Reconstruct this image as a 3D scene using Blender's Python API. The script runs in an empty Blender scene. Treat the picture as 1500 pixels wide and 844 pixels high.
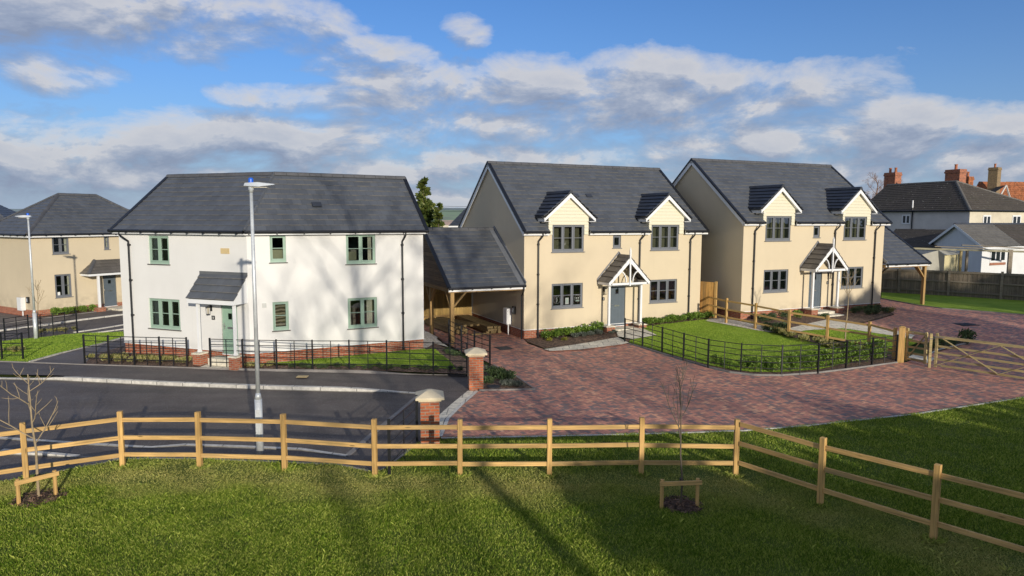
import bpy, bmesh, math, random
import numpy as np
from mathutils import Vector, Matrix
R=math.radians
random.seed(7)
scene=bpy.context.scene
COL=scene.collection
# ---------------------------------------------------------------- camera model
CF,CP,CR,CH=1009.35,0.10031,0.003421,5.4       # focal px (1500 wide), pitch down, roll, height
def ray(px,py):
    a,b=px-750,py-422
    c,s=math.cos(CR),math.sin(CR)
    x=(c*a+s*b)/CF; u=-(-s*a+c*b)/CF
    return Vector((x, math.cos(CP)+u*math.sin(CP), -math.sin(CP)+u*math.cos(CP)))
def ss(t):
    t=min(1,max(0,t)); return t*t*(3-2*t)
def T(x,y):
    """height of the gently sloping ground"""
    return (0.45*ss((x-.5)/11)*ss((y-24.5)/9)+0.12*ss((x-13)/8)*ss((y-28)/9)
            -0.33*ss((-x-14)/9)*ss((y-24)/8))
def gp(px,py,off=0):
    """the point of the terrain seen at a photo pixel"""
    z=off; d=ray(px,py)
    for _ in range(8):
        t=(z-CH)/d.z; x,y=d.x*t,d.y*t; z=T(x,y)+off
    return (x,y)
def at(px,py,Y):
    d=ray(px,py); t=Y/d.y
    return Vector((d.x*t,Y,CH+d.z*t))
# ---------------------------------------------------------------- objects
def tag(o,label=None,cat=None,group=None,kind=None):
    if label: o['label']=label
    if cat: o['category']=cat
    if group: o['group']=group
    if kind: o['kind']=kind
    return o
def empty(name,loc,rz=0,label=None,cat=None,group=None):
    o=bpy.data.objects.new(name,None); COL.objects.link(o)
    o.location=loc; o.rotation_euler=(0,0,rz); o.empty_display_size=.3
    return tag(o,label,cat,group)
def copy_tree(o,parent=None):
    c=o.copy(); COL.objects.link(c); c.parent=parent
    for ch in list(o.children): copy_tree(ch,c)
    return c
SPLIT={'tile_vent','bargeboard','verge_cap','soffit','fascia','gutter','bell_bead','porch_post','partition','floor','window_blind','window_sticker','sticker_print','mirror_panel','curtain','oak_beam','knee_brace','screen_rail','lead_flashing','doorstep','wire','door_frame','hinge','dark_bar','post','uprights','ridge_tiles','upright','bar','porch_fascia','glazing_trim','dormer_bargeboard','dark_roof','wall','fence_post'}-{'wall','ridge_tiles','bar','sticker_print','glazing_trim'}
class MB:
    def __init__(s,M=None): s.v=[];s.f=[];s.uv=[];s.M=M;s.parts=[]
    def add(s,pts,faces,uvs=None):
        b=len(s.v)
        for p in pts:
            p=Vector(p)
            if s.M is not None: p=s.M@p
            s.v.append(p)
        for i,f in enumerate(faces):
            s.f.append([b+k for k in f]); s.uv.append(uvs[i] if uvs else None)
        s.parts.append((b,len(s.v),len(s.f)-len(faces),len(s.f)))
        return s
    def box(s,x0,x1,y0,y1,z0,z1):
        return s.hexa([(x0,y0,z0),(x1,y0,z0),(x1,y1,z0),(x0,y1,z0),(x0,y0,z1),(x1,y0,z1),(x1,y1,z1),(x0,y1,z1)])
    def hexa(s,p):
        return s.add(p,[(0,3,2,1),(4,5,6,7),(0,1,5,4),(1,2,6,5),(2,3,7,6),(3,0,4,7)])
    def bar(s,p,q,w,h,up=(0,0,1)):
        p=Vector(p);q=Vector(q);d=(q-p).normalized();up=Vector(up)
        a=d.cross(up)
        if a.length<1e-4: a=d.cross(Vector((0,1,0)))
        a.normalize(); b=a.cross(d)
        a=a*w/2;b=b*h/2
        return s.hexa([p-a-b,q-a-b,q+a-b,p+a-b,p-a+b,q-a+b,q+a+b,p+a+b])
    def poly(s,pts,uv=None):
        return s.add(pts,[tuple(range(len(pts)))],[uv] if uv else None)
    def prism(s,pts,ext):
        n=len(pts);e=Vector(ext);P=[Vector(p) for p in pts]+[Vector(p)+e for p in pts]
        return s.add(P,[tuple(range(n)),tuple(range(2*n-1,n-1,-1))]+[(i,i+n,(i+1)%n+n,(i+1)%n) for i in range(n)])
    def tube(s,pts,rad,n=8,cap=True):
        pts=[Vector(p) for p in pts]
        if not hasattr(rad,'__len__'): rad=[rad]*len(pts)
        V=[];F=[];prev=None
        for i,p in enumerate(pts):
            d=(pts[min(i+1,len(pts)-1)]-pts[max(i-1,0)])
            d=d.normalized() if d.length>1e-9 else Vector((0,0,1))
            if prev is None:
                a=d.cross(Vector((0,0,1)))
                if a.length<1e-3: a=d.cross(Vector((0,1,0)))
            else: a=prev-d*prev.dot(d)
            a.normalize(); prev=a; b=d.cross(a)
            for k in range(n):
                t=2*math.pi*k/n; V.append(p+(a*math.cos(t)+b*math.sin(t))*rad[i])
        for i in range(len(pts)-1):
            for k in range(n): F.append((i*n+k,i*n+(k+1)%n,(i+1)*n+(k+1)%n,(i+1)*n+k))
        if cap and n>2: F.append(tuple(range(n-1,-1,-1))); F.append(tuple((len(pts)-1)*n+k for k in range(n)))
        return s.add(V,F)
    def lathe(s,c,prof,n=16):
        c=Vector(c);V=[];F=[]
        for r,z in prof:
            for k in range(n): t=2*math.pi*k/n; V.append(c+Vector((r*math.cos(t),r*math.sin(t),z)))
        for i in range(len(prof)-1):
            for k in range(n): F.append((i*n+k,i*n+(k+1)%n,(i+1)*n+(k+1)%n,(i+1)*n+k))
        F.append(tuple(range(n-1,-1,-1))); F.append(tuple((len(prof)-1)*n+k for k in range(n)))
        return s.add(V,F)
    def pieces(s):
        """separate bodies: groups of added shapes whose boxes touch"""
        n=len(s.parts); B=[]
        for (v0,v1,f0,f1) in s.parts:
            P=s.v[v0:v1]; B.append(([min(p[k] for p in P)-.004 for k in range(3)],[max(p[k] for p in P)+.004 for k in range(3)]))
        g=list(range(n))
        def find(i):
            while g[i]!=i: i=g[i]
            return i
        for i in range(n):
            for j in range(i):
                if all(B[i][0][k]<=B[j][1][k] and B[j][0][k]<=B[i][1][k] for k in range(3)): g[find(i)]=find(j)
        out={}
        for i in range(n): out.setdefault(find(i),[]).append(i)
        return list(out.values())
    def build(s,name,mat,parent=None,**kw):
        if name in SPLIT and len(s.parts)>1:
            gs=s.pieces()
            if len(gs)>1:
                first=None
                for gr in gs:
                    m=MB()
                    for i in gr:
                        v0,v1,f0,f1=s.parts[i]; b=len(m.v); m.v+=s.v[v0:v1]
                        m.f+=[[k-v0+b for k in f] for f in s.f[f0:f1]]; m.uv+=s.uv[f0:f1]
                    o=m._build(name,mat,parent,**kw); first=first or o
                return first
        return s._build(name,mat,parent,**kw)
    def _build(s,name,mat,parent=None,smooth=False,bevel=0,mats=None,midx=None):
        me=bpy.data.meshes.new(name)
        me.from_pydata([tuple(v) for v in s.v],[],s.f)
        uvl=me.uv_layers.new(name='UVMap')
        Z=Vector((0,0,1)); buf=np.zeros((len(me.loops),2),dtype=np.float32)
        for p,cu in zip(me.polygons,s.uv):
            if cu:
                for k,l in enumerate(p.loop_indices): buf[l]=cu[k]
                continue
            n=p.normal
            if abs(n.z)>.95: t=Vector((1,0,0)); b=Vector((0,1,0))
            else:
                t=Z.cross(n).normalized(); b=n.cross(t)
                if b.z<0: b=-b
            for l in p.loop_indices:
                co=me.vertices[me.loops[l].vertex_index].co
                buf[l]=(co.dot(t),co.dot(b))
        uvl.data.foreach_set('uv',buf.ravel())
        if mats:
            for m in mats: me.materials.append(m)
            if midx: me.polygons.foreach_set('material_index',midx)
        else: me.materials.append(mat)
        if smooth: me.polygons.foreach_set('use_smooth',[True]*len(me.polygons))
        o=bpy.data.objects.new(name,me); COL.objects.link(o)
        if parent is not None: o.parent=parent
        if bevel:
            b=o.modifiers.new('bevel','BEVEL'); b.width=bevel; b.segments=2; b.limit_method='ANGLE'
        return o
# ---------------------------------------------------------------- node helper
class NG:
    def __init__(s,nt):
        s.nt=nt; s.N=nt.nodes; s.L=nt.links; s._uv=None
    def n(s,typ,**kw):
        x=s.N.new(typ)
        for k,v in kw.items():
            if k.startswith('i_'): x.inputs[k[2:].replace('_',' ')].default_value=v
            else: setattr(x,k,v)
        return x
    def put(s,sock,v):
        if hasattr(v,'is_output') or hasattr(v,'links'): s.L.new(v,sock)
        else: sock.default_value=v
    def m(s,op,a,b=None,c=None,clamp=False):
        x=s.N.new('ShaderNodeMath'); x.operation=op; x.use_clamp=clamp
        s.put(x.inputs[0],a)
        if b is not None: s.put(x.inputs[1],b)
        if c is not None: s.put(x.inputs[2],c)
        return x.outputs[0]
    def mix(s,f,a,b,blend='MIX'):
        x=s.N.new('ShaderNodeMix'); x.data_type='RGBA'; x.blend_type=blend
        s.put(x.inputs['Factor'],f)
        for i,v in ((6,a),(7,b)):
            if isinstance(v,tuple) and len(v)==3: v=v+(1,)
            s.put(x.inputs[i],v)
        return x.outputs[2]
    def uv(s):
        if s._uv is None:
            tc=s.N.new('ShaderNodeTexCoord'); s._uv=tc.outputs['UV']; s._tc=tc
        return s._uv
    def obj(s): s.uv(); return s._tc.outputs['Object']
    def world(s): return s.N.new('ShaderNodeNewGeometry').outputs['Position']
    def scale(s,vec,sc,loc=(0,0,0)):
        x=s.N.new('ShaderNodeMapping'); s.L.new(vec,x.inputs[0]); x.inputs['Scale'].default_value=sc; x.inputs['Location'].default_value=loc
        return x.outputs[0]
    def noise(s,vec,scale,detail=4,rough=.6,dist=0,out=0):
        x=s.N.new('ShaderNodeTexNoise'); s.L.new(vec,x.inputs['Vector']); x.inputs['Scale'].default_value=scale
        x.inputs['Detail'].default_value=detail; x.inputs['Roughness'].default_value=rough; x.inputs['Distortion'].default_value=dist
        return x.outputs[out]
    def ramp(s,f,stops,interp='LINEAR'):
        x=s.N.new('ShaderNodeValToRGB'); s.L.new(f,x.inputs[0]); e=x.color_ramp.elements; x.color_ramp.interpolation=interp
        while len(e)<len(stops): e.new(.5)
        for el,(p,c) in zip(e,stops): el.position=p; el.color=c if len(c)==4 else tuple(c)+(1,)
        return x.outputs[0]
    def mr(s,v,a,b,c=0,d=1):
        x=s.N.new('ShaderNodeMapRange'); s.put(x.inputs[0],v)
        for i,q in enumerate((a,b,c,d)): x.inputs[1+i].default_value=q
        return x.outputs[0]
def newmat(name):
    m=bpy.data.materials.new(name); m.use_nodes=True; nt=m.node_tree
    g=NG(nt); g.b=nt.nodes['Principled BSDF']; g.out=nt.nodes['Material Output']; return m,g
def bump(g,h,strength=.4,dist=.01):
    x=g.N.new('ShaderNodeBump'); x.inputs['Strength'].default_value=strength; x.inputs['Distance'].default_value=dist
    g.L.new(h,x.inputs['Height']); g.L.new(x.outputs[0],g.b.inputs['Normal'])
def basic(name,col,rough=.7,var=.12,vs=2.0,bs=0,bstr=.3,metal=0,spec=.5,fine=0,bd=.01):
    m,g=newmat(name); P=g.obj()
    n1=g.noise(P,vs,4,.65)
    f=g.mr(n1,.3,.7,1-var,1+var)
    if fine:
        f=g.m('MULTIPLY',f,g.mr(g.noise(P,fine,3,.7),.25,.75,1-var*.8,1+var*.8))
    hs=g.N.new('ShaderNodeHueSaturation'); hs.inputs['Color'].default_value=tuple(col)+(1,); g.L.new(f,hs.inputs['Value'])
    g.L.new(hs.outputs[0],g.b.inputs['Base Color'])
    g.b.inputs['Roughness'].default_value=rough; g.b.inputs['Metallic'].default_value=metal
    g.b.inputs['Specular IOR Level'].default_value=spec
    if bs: bump(g,g.noise(P,bs,3,.7),bstr,bd)
    return m
M={}
def render_mat(name,col):
    m,g=newmat(name); P=g.obj()
    big=g.mr(g.noise(P,.55,5,.6),.3,.7,.95,1.03)
    streak=g.mr(g.noise(g.scale(P,(2.2,2.2,.25)),1.6,4,.6),.35,.75,.99,1.006)
    fine=g.mr(g.noise(P,60,3,.7),.3,.7,.97,1.03)
    f=g.m('MULTIPLY',g.m('MULTIPLY',big,streak),fine)
    hs=g.N.new('ShaderNodeHueSaturation'); hs.inputs['Color'].default_value=tuple(col)+(1,); g.L.new(f,hs.inputs['Value'])
    # rain splash just above the plinth and faint run-off streaks, broken up by noise
    sp=g.N.new('ShaderNodeSeparateXYZ'); g.L.new(P,sp.inputs[0])
    spl=g.m('MULTIPLY',g.mr(sp.outputs[2],.4,.95,1,0),g.mr(g.noise(P,2.4,5,.7),.4,.65,0,.5))
    run=g.m('MULTIPLY',g.mr(g.noise(g.scale(P,(5,5,.18)),1.3,3,.6),.62,.76,0,.07),1.0)
    c=g.mix(g.m('MAXIMUM',spl,run),hs.outputs[0],tuple(x*.6 for x in col))
    g.L.new(c,g.b.inputs['Base Color']); g.b.inputs['Roughness'].default_value=.9; g.b.inputs['Specular IOR Level'].default_value=.25
    bump(g,g.noise(P,90,3,.8),.35,.006); return m
def brick_mat(name,c1,c2,mortar,bw=.225,bh=.075,ms=.01):
    m,g=newmat(name)
    x=g.N.new('ShaderNodeTexBrick'); g.L.new(g.uv(),x.inputs['Vector'])
    x.inputs['Scale'].default_value=1; x.inputs['Brick Width'].default_value=bw; x.inputs['Row Height'].default_value=bh
    x.inputs['Mortar Size'].default_value=ms; x.inputs['Color1'].default_value=tuple(c1)+(1,); x.inputs['Color2'].default_value=tuple(c2)+(1,); x.inputs['Mortar'].default_value=tuple(mortar)+(1,)
    x.inputs['Bias'].default_value=-.1
    f=g.mr(g.noise(g.obj(),7,4,.7),.3,.7,.75,1.25)
    hs=g.N.new('ShaderNodeHueSaturation'); g.L.new(x.outputs[0],hs.inputs['Color']); g.L.new(f,hs.inputs['Value'])
    g.L.new(hs.outputs[0],g.b.inputs['Base Color']); g.b.inputs['Roughness'].default_value=.85
    bump(g,g.m('SUBTRACT',1,x.outputs['Fac']),.6,.008); return m
def roof_mat(name,col,edge,tw=.33,ch=.3,lichen=0,var=.16,rough=.55,edgew=.045):
    m,g=newmat(name); uv=g.uv()
    sp=g.N.new('ShaderNodeSeparateXYZ'); g.L.new(uv,sp.inputs[0]); u,v=sp.outputs[0],sp.outputs[1]
    row=g.m('FLOOR',g.m('DIVIDE',v,ch)); off=g.m('MULTIPLY',g.m('MODULO',g.m('ADD',row,1000),2),.5)
    uu=g.m('ADD',g.m('DIVIDE',u,tw),off); ci=g.m('FLOOR',uu)
    cb=g.N.new('ShaderNodeCombineXYZ'); g.L.new(ci,cb.inputs[0]); g.L.new(row,cb.inputs[1])
    wn=g.N.new('ShaderNodeTexWhiteNoise'); wn.noise_dimensions='2D'; g.L.new(cb.outputs[0],wn.inputs['Vector'])
    fv=g.m('FRACT',g.m('DIVIDE',v,ch)); fu=g.m('FRACT',uu)
    f=g.m('MULTIPLY',g.mr(wn.outputs[0],0,1,1-var,1+var),g.mr(g.noise(g.obj(),.8,5,.65),.3,.7,.86,1.14))
    f=g.m('MULTIPLY',f,g.mr(g.noise(g.obj(),25,3,.7),.3,.7,.92,1.08))
    joint=g.m('LESS_THAN',fu,.035)
    f=g.m('MULTIPLY',f,g.m('SUBTRACT',1,g.m('MULTIPLY',joint,.35)))
    hs=g.N.new('ShaderNodeHueSaturation'); hs.inputs['Color'].default_value=tuple(col)+(1,); g.L.new(f,hs.inputs['Value'])
    c=hs.outputs[0]
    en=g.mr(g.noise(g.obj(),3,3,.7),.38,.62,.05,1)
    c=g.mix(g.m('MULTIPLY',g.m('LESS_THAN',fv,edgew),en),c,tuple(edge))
    # pale scuffs and dust
    sc=g.mr(g.noise(g.scale(g.obj(),(1,1,1)),3.3,6,.75),.68,.78,0,.45)
    c=g.mix(sc,c,tuple(min(1,x*2.2+.03) for x in col))
    if lichen:
        vo=g.N.new('ShaderNodeTexVoronoi'); g.L.new(g.obj(),vo.inputs['Vector']); vo.inputs['Scale'].default_value=2.6
        ls=g.m('MULTIPLY',g.m('LESS_THAN',vo.outputs['Distance'],.10),lichen)
        c=g.mix(ls,c,(.45,.43,.34)); moss=g.mr(g.noise(g.obj(),1.3,6,.7),.5,.7,0,.6); c=g.mix(moss,c,(.06,.055,.035))
    g.L.new(c,g.b.inputs['Base Color']); g.b.inputs['Roughness'].default_value=rough
    h=g.m('SUBTRACT',g.noise(g.obj(),30,3,.7),g.m('MULTIPLY',joint,1.2)); bump(g,h,.3,.006)
    return m
def wood_mat(name,col,axis='u',rough=.75,var=.42,knots=True,dark=.55,board=0):
    m,g=newmat(name); uv=g.uv()
    sc=(1.2,26,1) if axis=='u' else (26,1.2,1)
    inf=g.N.new('ShaderNodeObjectInfo')
    ad=g.N.new('ShaderNodeVectorMath'); ad.operation='ADD'; g.L.new(uv,ad.inputs[0])
    cb=g.N.new('ShaderNodeCombineXYZ'); g.L.new(g.m('MULTIPLY',inf.outputs['Random'],37),cb.inputs[0]); g.L.new(g.m('MULTIPLY',inf.outputs['Random'],91),cb.inputs[1]); g.L.new(cb.outputs[0],ad.inputs[1])
    P=ad.outputs[0]
    grain=g.noise(g.scale(P,sc),1.0,5,.65,.6)
    f=g.mr(grain,.3,.75,1-var,1+var*.7)
    f=g.m('MULTIPLY',f,g.mr(g.noise(P,1.1,3,.6),.3,.7,.82,1.12))
    f=g.m('MULTIPLY',f,g.mr(inf.outputs['Random'],0,1,.85,1.12))
    if board:
        sp=g.N.new('ShaderNodeSeparateXYZ'); g.L.new(uv,sp.inputs[0]); q=g.m('DIVIDE',sp.outputs[0 if axis=='v' else 1],board)
        wn=g.N.new('ShaderNodeTexWhiteNoise'); wn.noise_dimensions='1D'; g.L.new(g.m('FLOOR',q),wn.inputs['W'])
        f=g.m('MULTIPLY',f,g.mr(wn.outputs[0],0,1,.8,1.2)); gap=g.m('LESS_THAN',g.m('FRACT',q),.07)
        f=g.m('MULTIPLY',f,g.m('SUBTRACT',1,g.m('MULTIPLY',gap,.6)))
    hs=g.N.new('ShaderNodeHueSaturation'); hs.inputs['Color'].default_value=tuple(col)+(1,); g.L.new(f,hs.inputs['Value'])
    c=hs.outputs[0]
    if knots:
        vo=g.N.new('ShaderNodeTexVoronoi'); g.L.new(g.scale(P,(1.6,7,1) if axis=='u' else (7,1.6,1)),vo.inputs['Vector']); vo.inputs['Scale'].default_value=1.0
        k=g.mr(vo.outputs['Distance'],.06,.13,1,0); rnd=g.N.new('ShaderNodeSeparateXYZ'); g.L.new(vo.outputs['Color'],rnd.inputs[0])
        k=g.m('MULTIPLY',k,g.m('GREATER_THAN',rnd.outputs[0],.55))
        c=g.mix(g.m('MULTIPLY',k,.92),c,tuple(x*dark*.6 for x in col))
    # drying splits along the grain
    sp2=g.mr(g.noise(g.scale(P,(.55,34,1) if axis=='u' else (34,.55,1)),1.0,2,.5),.66,.70,0,.7); c=g.mix(sp2,c,tuple(x*.25 for x in col))
    # grey-green weathering in long patches
    wt=g.mr(g.noise(g.scale(P,(.7,5,1) if axis=='u' else (5,.7,1)),1.0,4,.65),.52,.72,0,.5); c=g.mix(wt,c,tuple(.55*x+.05 for x in (col[0]*.8,col[1]*.95,col[2]*1.1)))
    g.L.new(c,g.b.inputs['Base Color']); g.b.inputs['Roughness'].default_value=rough; g.b.inputs['Specular IOR Level'].default_value=.3
    bump(g,grain,.35,.004); return m
def paving_mat():
    m,g=newmat('block_paving'); uv=g.uv(); W=.1
    rot=g.N.new('ShaderNodeMapping'); g.L.new(uv,rot.inputs[0]); rot.inputs['Rotation'].default_value=(0,0,R(62)); rot.inputs['Scale'].default_value=(1/W,1/W,1); rot.inputs['Location'].default_value=(4000,4000,0)
    sp=g.N.new('ShaderNodeSeparateXYZ'); g.L.new(rot.outputs[0],sp.inputs[0]); x,y=sp.outputs[0],sp.outputs[1]
    i=g.m('FLOOR',x); j=g.m('FLOOR',y); k=g.m('FLOOR',g.m('ADD',g.m('FLOORED_MODULO',g.m('SUBTRACT',i,j),4),.5))
    is1=g.m('COMPARE',k,1,.1); is2=g.m('COMPARE',k,2,.1); vert=g.m('GREATER_THAN',k,1.5)
    ix=g.m('SUBTRACT',i,is1); iy=g.m('SUBTRACT',j,is2)
    fx=g.m('SUBTRACT',x,ix); fy=g.m('SUBTRACT',y,iy)
    Lx=g.m('SUBTRACT',2,vert); Ly=g.m('ADD',1,vert)
    d=g.m('MINIMUM',g.m('MINIMUM',fx,g.m('SUBTRACT',Lx,fx)),g.m('MINIMUM',fy,g.m('SUBTRACT',Ly,fy)))
    cb=g.N.new('ShaderNodeCombineXYZ'); g.L.new(ix,cb.inputs[0]); g.L.new(iy,cb.inputs[1]); g.L.new(vert,cb.inputs[2])
    wn=g.N.new('ShaderNodeTexWhiteNoise'); wn.noise_dimensions='3D'; g.L.new(cb.outputs[0],wn.inputs['Vector'])
    cl=g.m('ADD',g.m('MULTIPLY',wn.outputs[0],.75),g.m('MULTIPLY',g.mr(g.noise(uv,.55,3,.6),.3,.7,0,1),.25))
    c=g.ramp(cl,[(0,(.16,.135,.125)),(.22,(.23,.16,.135)),(.36,(.33,.17,.12)),(.55,(.48,.22,.15)),(.75,(.55,.26,.165)),(.9,(.66,.36,.21)),(1,(.56,.41,.29))])
    f=g.mr(g.noise(uv,14,4,.7),.3,.7,.8,1.2); f=g.m('MULTIPLY',f,g.mr(g.noise(uv,.3,4,.6),.3,.7,.92,1.36))
    hs=g.N.new('ShaderNodeHueSaturation'); g.L.new(c,hs.inputs['Color']); g.L.new(f,hs.inputs['Value']); hs.inputs['Saturation'].default_value=1.02; hs.inputs['Hue'].default_value=.495
    j_=g.m('LESS_THAN',d,.045)
    c=g.mix(g.m('MULTIPLY',j_,.7),hs.outputs[0],(.13,.11,.095))
    g.L.new(c,g.b.inputs['Base Color']); g.b.inputs['Roughness'].default_value=.72
    bump(g,g.m('ADD',g.mr(d,0,.1,0,1),g.m('MULTIPLY',g.noise(uv,60,3,.7),.3)),.5,.006); return m
def asphalt_mat(name,v=.04,lines=False):
    m,g=newmat(name); uv=g.uv()
    f=g.m('MULTIPLY',g.mr(g.noise(uv,.35,5,.65),.3,.7,.75,1.3),g.mr(g.noise(uv,90,3,.8),.3,.7,.72,1.28))
    f=g.m('MULTIPLY',f,g.mr(g.noise(g.scale(uv,(.25,2.2,1)),1.2,5,.6),.35,.7,.9,1.16))
    hs=g.N.new('ShaderNodeHueSaturation'); hs.inputs['Color'].default_value=(v,v*.83,v*.74,1); g.L.new(f,hs.inputs['Value'])
    dust=g.mr(g.noise(uv,1.3,6,.75),.52,.75,0,.45); c=g.mix(dust,hs.outputs[0],(.17,.15,.13))
    vo=g.N.new('ShaderNodeTexVoronoi'); g.L.new(uv,vo.inputs['Vector']); vo.inputs['Scale'].default_value=55; sx=g.N.new('ShaderNodeSeparateXYZ'); g.L.new(vo.outputs['Color'],sx.inputs[0])
    c=g.mix(g.m('MULTIPLY',g.m('GREATER_THAN',sx.outputs[0],.93),.5),c,(.3,.28,.26))
    # rubber bands left by tyres, running along the street
    sy=g.N.new('ShaderNodeSeparateXYZ'); g.L.new(uv,sy.inputs[0]); tw=g.m('SINE',g.m('ADD',g.m('MULTIPLY',g.m('ADD',sy.outputs[1],g.m('MULTIPLY',sy.outputs[0],.1)),3.4),g.m('MULTIPLY',g.noise(uv,.25,2,.5),5)))
    c=g.mix(g.m('MULTIPLY',g.mr(tw,.55,.95,0,.35),g.mr(g.noise(uv,.6,3,.6),.35,.6,0,1)),c,(v*.55,v*.5,v*.48))
    g.L.new(c,g.b.inputs['Base Color']); g.L.new(g.mr(g.noise(uv,.8,4,.6),.3,.7,.62,.85),g.b.inputs['Roughness'])
    bump(g,g.noise(uv,110,3,.8),.6,.006); return m
def lawn_mat(name,a,b,c3,stripe=0):
    m,g=newmat(name); P=g.world()
    n=g.noise(P,.8,6,.7); f=g.noise(P,35,4,.8)
    c=g.ramp(g.m('ADD',g.m('MULTIPLY',n,.6),g.m('MULTIPLY',f,.4)),[(.3,a),(.5,b),(.68,c3)])
    g.L.new(c,g.b.inputs['Base Color']); g.b.inputs['Roughness'].default_value=.9; g.b.inputs['Specular IOR Level'].default_value=.1
    bump(g,g.m('ADD',f,g.m('MULTIPLY',g.noise(P,120,2,.8),.6)),.9,.03); return m
def blade_mat(name,cols,yellow=None):
    m,g=newmat(name); P=g.world()
    ge=g.N.new('ShaderNodeNewGeometry'); r=ge.outputs['Random Per Island']
    n=g.noise(P,.55,5,.65); t=g.m('ADD',g.m('MULTIPLY',n,.4),g.m('MULTIPLY',r,.6))
    c=g.ramp(t,[(.3,cols[0]),(.5,cols[1]),(.7,cols[2])])
    if yellow: 
        at_=g.N.new('ShaderNodeAttribute'); at_.attribute_name='dry'
        c=g.mix(g.m('MULTIPLY',at_.outputs['Fac'],g.mr(r,0,1,.35,1)),c,yellow)
    g.L.new(c,g.b.inputs['Base Color']); g.b.inputs['Roughness'].default_value=.6; g.b.inputs['Specular IOR Level'].default_value=.25
    tr=g.N.new('ShaderNodeBsdfTranslucent'); g.L.new(c,tr.inputs[0]); mx=g.N.new('ShaderNodeMixShader'); mx.inputs[0].default_value=.25
    g.L.new(g.b.outputs[0],mx.inputs[1]); g.L.new(tr.outputs[0],mx.inputs[2]); g.L.new(mx.outputs[0],g.out.inputs[0]); return m
def leaf_mat(name,a,b,c3):
    m,g=newmat(name); ge=g.N.new('ShaderNodeNewGeometry'); inf=g.N.new('ShaderNodeObjectInfo')
    n=g.noise(ge.outputs['Position'],2.5,3,.6)
    t=g.m('ADD',g.m('MULTIPLY',n,.5),g.m('MULTIPLY',ge.outputs['Random Per Island'],.5))
    c=g.ramp(t,[(.25,a),(.5,b),(.75,c3)])
    g.L.new(c,g.b.inputs['Base Color']); g.b.inputs['Roughness'].default_value=.5
    tr=g.N.new('ShaderNodeBsdfTranslucent'); g.L.new(c,tr.inputs[0]); mx=g.N.new('ShaderNodeMixShader'); mx.inputs[0].default_value=.2
    g.L.new(g.b.outputs[0],mx.inputs[1]); g.L.new(tr.outputs[0],mx.inputs[2]); g.L.new(mx.outputs[0],g.out.inputs[0]); return m
def glass_mat(name,tint=.75,refl=.12):
    m,g=newmat(name)
    tr=g.N.new('ShaderNodeBsdfTransparent'); tr.inputs[0].default_value=(tint*.95,tint,tint*.97,1)
    gl=g.N.new('ShaderNodeBsdfGlossy'); gl.inputs['Roughness'].default_value=.015; gl.inputs['Color'].default_value=(.95,.97,1,1)
    nb=g.N.new('ShaderNodeBump'); nb.inputs['Strength'].default_value=.06; nb.inputs['Distance'].default_value=.05; g.L.new(g.noise(g.obj(),1.5,2,.5),nb.inputs['Height']); g.L.new(nb.outputs[0],gl.inputs['Normal'])
    fr=g.N.new('ShaderNodeFresnel'); fr.inputs['IOR'].default_value=1.5
    f=g.m('ADD',g.m('MULTIPLY',fr.outputs[0],1.2),refl,clamp=True)
    mx=g.N.new('ShaderNodeMixShader'); g.L.new(f,mx.inputs[0]); g.L.new(tr.outputs[0],mx.inputs[1]); g.L.new(gl.outputs[0],mx.inputs[2]); g.L.new(mx.outputs[0],g.out.inputs[0]); return m
def gravel_mat(name,cols,sc=28):
    m,g=newmat(name); P=g.world()
    vo=g.N.new('ShaderNodeTexVoronoi'); g.L.new(P,vo.inputs['Vector']); vo.inputs['Scale'].default_value=sc
    sx=g.N.new('ShaderNodeSeparateXYZ'); g.L.new(vo.outputs['Color'],sx.inputs[0])
    c=g.ramp(sx.outputs[0],[(0,cols[0]),(.5,cols[1]),(1,cols[2])]); g.L.new(c,g.b.inputs['Base Color']); g.b.inputs['Roughness'].default_value=.9
    bump(g,g.m('SUBTRACT',1,vo.outputs['Distance']),1,.02); return m
M['white_render']=render_mat('white_render',(.765,.75,.72))
M['cream_render']=render_mat('cream_render',(.635,.535,.38))
M['brick']=brick_mat('red_brick',(.42,.115,.05),(.30,.075,.035),(.33,.27,.2))
M['pier_brick']=brick_mat('pier_brick',(.50,.135,.05),(.24,.06,.03),(.30,.24,.18))
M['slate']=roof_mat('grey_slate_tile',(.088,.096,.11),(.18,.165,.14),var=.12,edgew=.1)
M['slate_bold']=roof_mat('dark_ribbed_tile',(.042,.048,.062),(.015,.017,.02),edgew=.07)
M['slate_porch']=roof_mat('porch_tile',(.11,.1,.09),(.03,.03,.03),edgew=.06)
M['old_tile']=roof_mat('mossy_black_tile',(.075,.062,.05),(.03,.028,.024),tw=.2,ch=.18,lichen=.85,rough=.9)
M['grey_tile']=roof_mat('weathered_grey_tile',(.15,.14,.125),(.08,.075,.07),tw=.2,ch=.2,rough=.9)
M['orange_tile']=roof_mat('orange_clay_tile',(.33,.115,.045),(.1,.045,.03),tw=.2,ch=.25,rough=.9,var=.35)
M['ridge']=basic('ridge_tile',(.085,.085,.09),.6,.2,3,30)
M['white_upvc']=basic('white_trim',(.8,.8,.8),.35,.03,1.5)
M['black_plastic']=basic('black_gutter',(.012,.013,.016),.4,.1)
M['grey_frame']=basic('grey_window_frame',(.16,.17,.19),.45,.06,3)
M['green_frame']=basic('sage_green_frame',(.30,.42,.33),.5,.06,3)
M['door_grey']=basic('slate_grey_door',(.1,.125,.15),.45,.06,3,fine=20)
M['door_green']=basic('sage_green_door',(.28,.42,.32),.45,.06,3,fine=20)
M['glass']=glass_mat('window_glass')
M['glass_dark']=glass_mat('dark_glass',.25,.1)
M['curtain']=basic('curtain_cloth',(.8,.76,.64),.9,.1,2,20)
M['room_wall']=basic('room_wall',(.35,.33,.29),.9,.06,1)
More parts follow.
